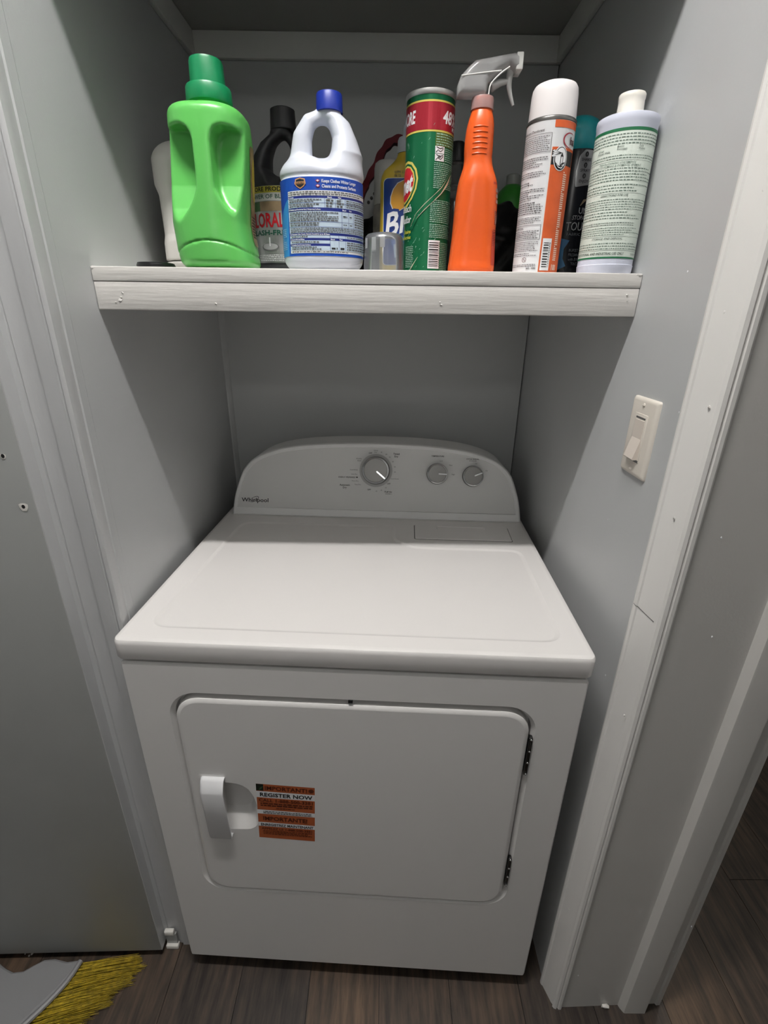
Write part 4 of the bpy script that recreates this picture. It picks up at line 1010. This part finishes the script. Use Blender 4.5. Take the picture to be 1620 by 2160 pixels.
MILK = translucent('milky_collar_plastic', rgb(232, 205, 202), .42, .3)
loft('collar', [(.2040, .0150), (.2045, .0158), (.2160, .0155), (.2185, .0148), (.2195, .0120), (.2200, .0080)], MILK, g, seg=48)
hp = [(-.0365, .2185), (-.0368, .2300), (-.0330, .2405), (-.0230, .2505), (-.0140, .2575), (.0360, .2655), (.0385, .2655), (.0470, .2640), (.0480, .2480), (.0400, .2455), (.0375, .2465), (.0310, .2500), (.0180, .2440), (.0075, .2360), (.0045, .2320), (.0040, .2190), (-.0120, .2190)]
def f_head(X, Y, Z):
    d2 = sd_poly2(X, Z, hp); dy_ = np.abs(Y)-.0135+np.clip((.2450-Z)*.0, 0, 1)
    d = smax(d2, dy_, .010)
    inner = smax(sd_poly2(X, Z, hp)+.0022, np.abs(Y)-.0115, .008); inner = np.maximum(inner, (.2190+.0)-Z*1.0-.02)
    return d
sdf_obj('spray_head', f_head, (-.04, -.016, .216), (.051, .016, .268), 0.0011, CLR, g)
bm = bmesh.new(); bm_box(bm, .0395, .0485, -.0125, .0125, .2462, .2650, .0015); from_bm('nozzle', bm, mat('nozzle_plastic', rgb(222, 222, 218), .4), g)
box('nozzle_tab', .0385, .0412, -.003, .003, .2650, .2668, MATS['nozzle_plastic'], g)
bm = bmesh.new(); tube(bm, smooth_path([(.0350, 0, .2500), (.0340, 0, .2390), (.0350, 0, .2300), (.0385, 0, .2200), (.0425, 0, .2110)], 6), [.0050-.0032*i/24 for i in range(25)], 12)
tg = from_bm('trigger', bm, translucent('trigger_plastic', rgb(228, 228, 226), .25, .2), g)
bm = bmesh.new(); tube(bm, [(.010, 0, .2310), (.022, 0, .2360), (.034, 0, .2375)], [.006, .0045, .0028], 12); from_bm('piston', bm, translucent('trigger_plastic', rgb(228, 228, 226), .25, .2), g)
bm = bmesh.new(); tube(bm, smooth_path([(.0055, -.0125, .2190), (.0075, -.0130, .2300), (.0190, -.0135, .2410), (.0310, -.0130, .2485)], 6), .0009, 8); tube(bm, [(-.0330, -.0128, .2385), (0, -.0138, .2420), (.020, -.0138, .2440)], .0008, 8)
from_bm('head_rib', bm, mat('nozzle_plastic', rgb(222, 222, 218), .4), g)

# --- white and orange aerosol deodorant
g = thing('deodorant_spray_can', 'tall aerosol can with rounded white cap and white and orange label', 'can', (0.2755, 0.2400, ZS)); g.scale = (1, 1, .966)
loft('body', [(0, .0318), (.0010, .0330), (.1930, .0330), (.1945, .0334), (.1965, .0334), (.1975, .0325), (.1985, .0300)], WHITE, g)
loft('rim', [(.1925, .0331), (.1930, .0337), (.1960, .0338), (.1975, .0330), (.1990, .0300)], mat('can_steel', rgb(120, 118, 116), .3, metal=.8), g)
loft('base_rim', [(0, .0320), (.0004, .0334), (.0020, .0334), (.0024, .0331)], mat('can_steel', rgb(120, 118, 116), .3, metal=.8), g)
loft('cap', [(.1970, .0316), (.2000, .0318), (.2280, .0308), (.2345, .0298), (.2385, .0275), (.2405, .0230), (.2412, .015)], mat('white_cap_plastic', rgb(234, 230, 230), .35), g)
da = Decal(cyl_map(.0331), cut=.003); K = .0331*PI/180
OR2 = mat('can_orange', rgb(208, 92, 44), .38, var=.12, vscale=40); PINKT = mat('print_dark', rgb(54, 44, 46), .5)
da.rect(-7*K, 66*K, .0028, .1610, OR2, 0); da.rect(-7*K, 66*K, .1835, .1920, OR2, 0); da.rect(-8*K, -7*K, .0028, .1610, mat('can_cream', rgb(240, 214, 196), .4), 0)
da.rect(-7*K, 60*K, .1400, .1575, mat('can_black', rgb(34, 32, 34), .4), 1)
da.oval(16*K, .1475, .0104, .0150, WHITE, 2); da.oval(16*K, .1475, .0094, .0137, mat('can_black', rgb(34, 32, 34), .4), 3); da.oval(16*K, .1478, .0082, .0124, WHITE, 4)
da.rect(14.5*K, 21.5*K, .1395, .1510, INK, 5); da.rect(16*K, 20*K, .1400, .1500, WHITE, 6); da.rect(14.5*K, 21.5*K, .1495, .1502, INK, 7); da.poly([(15*K, .151), (21*K, .151), (18.5*K, .1545), (17.5*K, .1545)], INK, 5)
da.poly([(17*K, .1540), (-3*K, .1575), (-6*K, .1560), (-1*K, .1548), (-6*K, .1535), (-2*K, .1525), (-7*K, .1505), (-5*K, .1490), (4*K, .1500)], WHITE, 5)
for e_ in ((-3, .1565), (-4, .1535), (-5, .1505), (0, .1508)): da.stroke([(16*K, .1540), (e_[0]*K, e_[1])], [.0007, .0002], INK, 6)
da.stroke([(2*K, .1420), (8*K, .1385), (14*K, .1375), (20*K, .1410), (27*K, .1430)], [.0016, .0022, .0016, .0024, .0010], INK, 6); da.stroke([(6*K, .1400), (12*K, .1365), (19*K, .1360), (25*K, .1400)], [.0004, .0010, .0012, .0004], WHITE, 7); da.poly([(4*K, .1395), (10*K, .1352), (18*K, .1345), (27*K, .1385), (20*K, .1390), (13*K, .1362)], INK, 6)
da.stroke([(38*K+.0010*0+(.0115*math.cos(a)), .1700+.0085*math.sin(a)) for a in np.linspace(1.0, 5.0, 20)], [.0004+.0016*math.sin(PI*i/19) for i in range(20)], mat('logo_maroon', rgb(150, 36, 50), .4), 2)
da.text('ha', 38*K, .1655, .0090, mat('logo_dark', rgb(70, 26, 30), .4), 3, bold=.03)
# text column
da.text('Disinfectant Deodorant', -29*K, .1800, .0030, PINKT, 2, align='R', bold=.012, shear=.2)
da.frame(-95*K, -11*K, .1555, .1775, .0005, PINKT, 2); da.fine(-93*K, -14*K, .1570, .1755, 8, PINKT, 2, ratio=.32, seed=11)
da.fine(-93*K, -14*K, .1380, .1510, 5, PINKT, 2, ratio=.32, seed=12, ragged=.6); da.fine(-93*K, -16*K, .1260, .1340, 3, PINKT, 2, ratio=.32, seed=13)
da.fine(-93*K, -44*K, .1160, .1220, 2, PINKT, 2, ratio=.32, seed=14, ragged=.6); da.fine(-93*K, -15*K, .0970, .1130, 6, PINKT, 2, ratio=.32, seed=15, ragged=.5)
da.fine(-93*K, -14*K, .0800, .0960, 6, PINKT, 2, ratio=.36, seed=16); da.fine(-93*K, -15*K, .0680, .0770, 4, PINKT, 2, ratio=.32, seed=17)
da.frame(-95*K, -12*K, .0465, .0660, .0005, PINKT, 2); da.text('& DISPOSAL', -56*K, .0610, .0028, PINKT, 2, align='R', bold=.01); da.fine(-93*K, -16*K, .0480, .0595, 5, PINKT, 2, ratio=.36, seed=18)
da.fine(-93*K, -14*K, .0310, .0450, 6, PINKT, 2, ratio=.32, seed=19); da.fine(-93*K, -15*K, .0245, .0295, 2, PINKT, 2, ratio=.32, seed=20)
ci = [(-45*K+.0030*math.cos(a), .0198+.0032*math.sin(a)) for a in np.linspace(0, 2*PI, 25)]
MAR = mat('symbol_maroon', rgb(96, 40, 42), .4); da.stroke(ci, .0005, MAR, 2); da.stroke([(-45*K-.0020, .0220), (-45*K+.0020, .0176)], .0005, MAR, 2)
da.fine(-93*K, -14*K, .0100, .0145, 2, PINKT, 2, ratio=.35, seed=21); da.text('NO. 1000', -14*K, .0068, .0024, INK, 2, align='R', bold=.03)
da.rect(-3.5*K, 20*K, .0050, .0480, WHITE, 1); da.bars(0*K, 13*K, .0095, .0425, INK, 2, n=22, seed=5); da.fine(14.5*K, 17.5*K, .0090, .0430, 14, INKG, 2)
for i in range(44): v = .1310-i*.0026; da.rect(29*K, (40 if i % 9 else 33)*K, v, v+.0014, mat('can_cream', rgb(240, 214, 196), .4), 2)
da.text('100', 28*K, .0060, .0080, MATS['can_cream'], 2, bold=.03, wd=.009)
da.build(g)

# --- black fabric spray with teal top
g = thing('black_fabric_spray', 'black fabric spray bottle with teal dome top, between the aerosol can and the leaning-label white bottle', 'bottle', (0.3480, 0.3320, ZS))
g['label'] = 'black fabric spray bottle with teal dome top, between the white-capped aerosol and white disinfectant bottle'
BK = mat('gloss_black_plastic', rgb(14, 16, 20), .25); TEAL = mat('teal_plastic', rgb(30, 160, 168), .35)
loft('body', [(0, .0320, .0310, 2.2), (.004, .0338, .0325, 2.2), (.10, .0338, .0325, 2.2), (.16, .0335, .0322, 2.2), (.175, .0332, .0320, 2.1), (.1795, .0326, .0315, 2.1)], BK, g)
th = loft('teal_top', [(.1790, .0322, .0312, 2.1), (.1805, .0334, .0322, 2.1), (.203, .0326, .0314, 2.1), (.213, .0300, .0290, 2.1), (.2210, .0245, .0235, 2), (.2255, .0160, .0155, 2), (.2270, .006, .006, 2)], TEAL, g)
bk_map = lambda u, v, off: (u, -(.0328+off)*(max(0, 1-abs(u/(.0341+off))**2.2))**(1/2.2), v)
de = Decal(bk_map, cut=.003); SV = mat('silver_sticker', rgb(168, 168, 168), .28, metal=.7); GRT = mat('grey_print', rgb(120, 122, 124), .4)
de.poly(rpoly([(.0005, .1775), (.0200, .1765), (.0180, .1330), (-.0080, .1290), (-.0098, .1500), (-.0070, .1700)], .002, 3), SV, 0)
for v, t_, n_ in ((.1680, 'SHAKE', '1'), (.1540, 'SPRAY', '2'), (.1400, 'ENJOY', '3')):
    de.oval(.0035, v+.0036, .0026, .0034, INK, 2); de.text(n_, .0035, v+.0020, .0032, SV, 3, align='C', bold=.02); de.text(t_, .0040, v-.0050, .0040, INK, 2, align='C', wd=.0150)
de.stroke([(.004, .104), (.009, .111), (.014, .113)], [.001, .004, .002], MATS.get('gold_print') or mat('gold_print', rgb(130, 116, 96), .35, metal=.4), 2)
de.text('UN', .0030, .0935, .0085, GRT, 2, bold=.02, wd=.014); de.text('STOPABLES', -.0060, .0850, .0062, GRT, 2, wd=.034, shear=.2)
de.text('TOUCH', -.0135, .0700, .0125, GRT, 2, bold=.005, wd=.044, shear=.05); de.text('FABRIC SPRAY', -.0110, .0630, .0040, mat('dim_print', rgb(76, 80, 84), .4), 2, wd=.044)
BB = mat('label_dusk_blue', rgb(28, 84, 120), .4)
de.poly([(-.0200, .0600), (-.0050, .0560), (-.0120, .0440), (-.0120, .0300), (-.0060, .0190), (-.0190, .0130), (-.0230, .0350)], BB, 1)
for i, s in enumerate(('BURST OF', 'FRESHNESS', 'with EVERY', 'TOUCH')): de.text(s, .0080, .0400-i*.0065, .0042, MATS['dim_print'], 2, align='C', wd=.024 if len(s) > 5 else .013)
de.build(g)

# --- white disinfectant bottle with green lines
g = thing('disinfectant_bottle', 'white oval bottle with green-lined small-print label at the right end of the shelf', 'bottle', (0.3715, 0.2145, ZS))
WB = mat('cool_white_plastic', rgb(218, 222, 238), .33)
loft('body', [(0, .0365), (.002, .0378), (.0100, .0384), (.0113, .0386), (.0120, .0378), (.0130, .0378), (.10, .0382), (.1775, .0386), (.1788, .0391), (.1835, .0394), (.1865, .0388), (.1875, .0370), (.1885, .0180)], WB, g)
loft('cap', [(.1880, .0172), (.2020, .0164), (.2080, .0162), (.2095, .0167), (.2140, .0168), (.2155, .0158), (.2158, .010)], mat('cream_cap', rgb(236, 232, 222), .4), g, seg=48)
def s_map(u, v, off):
    v = .019+(v-.019)*.977
    r_ = np.interp(v, [.013, .10, .18], [.0378, .0382, .0386])+off; a = u/.0385
    return (r_*math.sin(a), -r_*math.cos(a), v)
dw = Decal(s_map, cut=.002); K = .0385*PI/180
LG = mat('label_pale_green', rgb(222, 232, 222), .45); GL = mat('label_green_line', rgb(30, 110, 70), .4); GP = mat('label_grey_green_print', rgb(104, 122, 112), .5); GK = mat('label_dark_print', rgb(66, 80, 74), .5)
U0, U1 = -125*K, 76*K
dw.rect(U0, U1, .0190, .1735, LG, 0); dw.rect(U0, U1, .1700, .1735, GL, 1); dw.rect(U0, U1, .0190, .0212, GL, 1)
for v in (.1370, .0990, .0465, .0290): dw.rect(-112*K, 60*K, v, v+.0003, GK, 1)
W0, W1 = -112*K, 60*K
for i, (v0, v1, n, m, rg) in enumerate(((.1545, .1685, 4, GP, .05), (.1385, .1445, 2, GP, .05), (.1130, .1300, 5, GP, .15), (.1005, .1110, 3, GP, .4), (.0790, .0935, 5, GP, .1), (.0680, .0785, 3, GP, .5), (.0600, .0650, 2, GK, .3), (.0480, .0590, 4, GP, .35), (.0300, .0400, 3, GP, .3))):
    dw.fine(W0, W1, v0, v1, n, m, 2, ratio=.30, seed=30+i, ragged=rg)
for s, u, v, h, m in (('Grout', -72, .1500, .0024, GK), ('Shower Walls', -74, .1468, .0024, GK), ('Basins', -34, .1520, .0024, GK), ('Porcelain', -34, .1488, .0024, GK), ('Tubs', 6, .1520, .0024, GK), ('Toilets', 6, .1488, .0024, GK), ('PRECAUTIONARY STATEMENTS', -30, .1335, .0024, GP), ('HAZARD TO HUMANS & DOMESTIC ANIMALS', -34, .1303, .0024, GP), ('DIRECTIONS FOR USE', -25, .0955, .0026, GK), ('STORAGE AND DISPOSAL', -26, .0428, .0026, GK)):
    dw.text(s, u*K, v, h, m, 3, align='C' if s.isupper() else 'L', bold=.005, shear=.2)
dw.text('FOR INSTITUTIONAL AND INDUSTRIAL USE ONLY', -108*K, .0236, .0034, GK, 3, wd=.082, bold=.012, shear=.2); dw.text('E 602 M', 34*K, .0238, .0024, GP, 3)
dw.build(g)

# --- black bag at the back, with red strap
g = thing('black_bag', 'crumpled black bag with a dark red strap lying at the back of the shelf', 'bag', (0.16, 0.565, ZS))
def f_bag(X, Y, Z):
    d = sd_rows([(0, .170, .058), (.03, .182, .062), (.09, .178, .060), (.135, .165, .045), (.165, .150, .020), (.19, .12, .01)], 3)(X, Y, Z)
    top = .158+.004*np.sin(X*26)-.035*np.clip((-X-.09)/.06, 0, 1)
    d = smax(d, np.maximum(-Z, Z-top), .02)
    return d+.0035*np.sin(X*60+Z*90+np.sin(Z*70)*2)*np.sin(Y*70+Z*30)+.0022*np.sin(X*140-Z*110+3)
sdf_obj('bag_body', f_bag, (-.19, -.07, 0), (.19, .07, .18), 0.004, mat('black_bag_fabric', rgb(17, 17, 19), .5, bump=.3, bscale=60, bdist=.004), g)
bm = bmesh.new(); pth = smooth_path([(-.178, .0, .120), (-.162, .010, .174), (-.154, .03, .1956), (-.139, .035, .2206), (-.125, .035, .245), (-.111, .035, .2612), (-.094, .035, .2685), (-.072, .035, .2650), (-.055, .030, .240), (-.046, .02, .200), (-.040, .005, .140)], 6)
Ls = []
for i, p in enumerate(pth):
    d = (pth[min(i+1, len(pth)-1)]-pth[max(i-1, 0)]).normalized(); nn = Vector((0, 1, 0)); t_ = d.cross(nn).normalized(); wv = .0065+.0012*math.sin(i*.9)
    Ls.append([bm.verts.new(p+t_*a*wv+nn*b*.010) for a, b in ((-1, -1), (1, -1), (1, 1), (-1, 1))])
for a, b in zip(Ls[:-1], Ls[1:]): ring(bm, a, b)
bm.faces.new(Ls[0]); bm.faces.new(Ls[-1])
from_bm('strap', bm, mat('dark_red_webbing', rgb(104, 16, 30), .7, bump=.5, bscale=300), g)['label'] = 'dark red strap'
bm = bmesh.new()
for k in range(4): bmesh.ops.create_uvsphere(bm, u_segments=10, v_segments=6, radius=.0032, matrix=Matrix.Translation((-.150+k*.006, -.020, .150+k*.0075)))
from_bm('buckle', bm, mat('grey_buckle', rgb(110, 110, 110), .3, metal=.6), g)

# --- small green bottle at the very back
g = thing('green_squeeze_bottle', 'small green bottle with pale grey cap standing at the back wall behind the black bag', 'bottle', (0.3270, 0.6800, ZS))
loft('body', [(0, .034), (.004, .036), (.165, .036), (.185, .0345), (.198, .0300), (.206, .0220), (.211, .0160)], mat('bright_green_plastic', rgb(70, 170, 60), .35), g, seg=40)
loft('cap', [(.210, .0155), (.2290, .0150), (.2310, .0130)], mat('pale_grey_cap', rgb(190, 192, 188), .4), g, seg=32)

# ================================================================== BROOM lying on the floor
g = thing('broom', 'grey plastic broom head with yellow bristles lying on the dark floor', 'broom', (0, 0, 0))
GREYP = mat('grey_broom_plastic', rgb(140, 140, 142), .45, bump=.15, bscale=300)
outl = [(-.606, .012), (-.600, .006), (-.622, -.040), (-.668, -.102), (-.735, -.175), (-.86, -.30), (-.97, -.22), (-.98, -.05), (-.90, .02), (-.815, .012), (-.779, .006), (-.755, -.004), (-.735, -.010), (-.715, -.008), (-.700, .002), (-.682, .012), (-.660, .014), (-.630, .009)]
ol = outl[::-1]
area = sum(ol[i-1][0]*ol[i][1]-ol[i][0]*ol[i-1][1] for i in range(len(ol)))
if area < 0: ol = ol[::-1]
bm = bmesh.new(); lv = []
for z, ins in ((.006, .004), (.008, .0), (.030, .0), (.0345, .0015), (.037, .005)): lv.append([bm.verts.new((p[0], p[1], z)) for p in offset_poly(ol, ins)])
for a, b in zip(lv[:-1], lv[1:]): ring(bm, a, b)
face_with_holes(bm, lv[-1], []); face_with_holes(bm, lv[0], [])
from_bm('head_block', bm, GREYP, g)
fer = [(-.604, .010), (-.618, -.036), (-.662, -.100), (-.728, -.172), (-.80, -.24)]
bm = bmesh.new(); tube(bm, [(x+.002, y, .0345) for x, y in [(v.x, v.y) for v in smooth_path([Vector((a, b, 0)) for a, b in fer], 5)]], .0055, 8); from_bm('ferrule', bm, GREYP, g)
bm = bmesh.new(); tube(bm, [(-.93, -.10, .030), (-1.15, -.16, .022), (-1.5, -.25, .016)], .0125, 12); from_bm('stick', bm, GREYP, g)
root = [v for v in smooth_path([Vector((a, b, 0)) for a, b in fer], 10)]
tipc = [v for v in smooth_path([Vector(p+(0,)) for p in ((-.476, .030), (-.462, .010), (-.496, -.034), (-.545, -.090), (-.62, -.16), (-.69, -.24))], 8)]
BRM = mat('yellow_bristle', rgb(196, 170, 40), .55, var=.4, vscale=120)
V = []; F = []; rb = random.Random(5)
for i in range(1700):
    t = rb.random(); t = (int(t*26)+.5+(rb.random()-.5)*.62)/26; a = root[int(t*(len(root)-1))]; a2 = root[min(int(t*(len(root)-1))+1, len(root)-1)]; fr = (t*(len(root)-1)) % 1; p = a.lerp(a2, fr)
    tt = min(1, max(0, t+rb.gauss(0, .010)+.02*math.sin(t*37))); q = tipc[int(tt*(len(tipc)-1))].copy(); k = .72+.20*rb.random()+.10*math.sin(t*23)*math.sin(t*61)
    z0 = .010+.020*rb.random(); z1 = max(.0015, .003+rb.random()*.016+rb.gauss(0, .003)); e = p.lerp(q, k); sag = rb.gauss(0, .0012)
    mid_ = p.lerp(e, .5)+Vector((sag, sag, 0)); pts = [Vector((p.x, p.y, z0)), Vector((mid_.x, mid_.y, (z0+z1)/2+.004)), Vector((e.x, e.y, z1))]
    d = (e-p).normalized(); n1 = Vector((-d.y, d.x, 0))*.0006; n2 = Vector((0, 0, .0006)); b = len(V)
    for s_, pt in ((1, pts[0]), (1, pts[1]), (.5, pts[2])): V += [pt+n1*s_, pt-n1*.5*s_+n2*s_, pt-n1*.5*s_-n2*s_]
    for k2 in (0, 3):
        for j in range(3): F.append((b+k2+j, b+k2+(j+1) % 3, b+k2+3+(j+1) % 3, b+k2+3+j))
br = obj('bristles', V, F, BRM, g, auto=0); br['kind'] = 'stuff'
# crumbs of white plaster under the door
g = thing('plaster_crumbs', 'small scatter of white plaster crumbs on the floor under the door', 'debris', (-0.735, 0.045, 0))
rb = random.Random(3); bm = bmesh.new()
for i in range(11):
    bmesh.ops.create_icosphere(bm, subdivisions=1, radius=rb.uniform(.0010, .0035), matrix=Matrix.Translation((rb.gauss(0, .012), rb.gauss(0, .006), .002)))
from_bm('crumbs', bm, WHITEP, g)['kind'] = 'stuff'
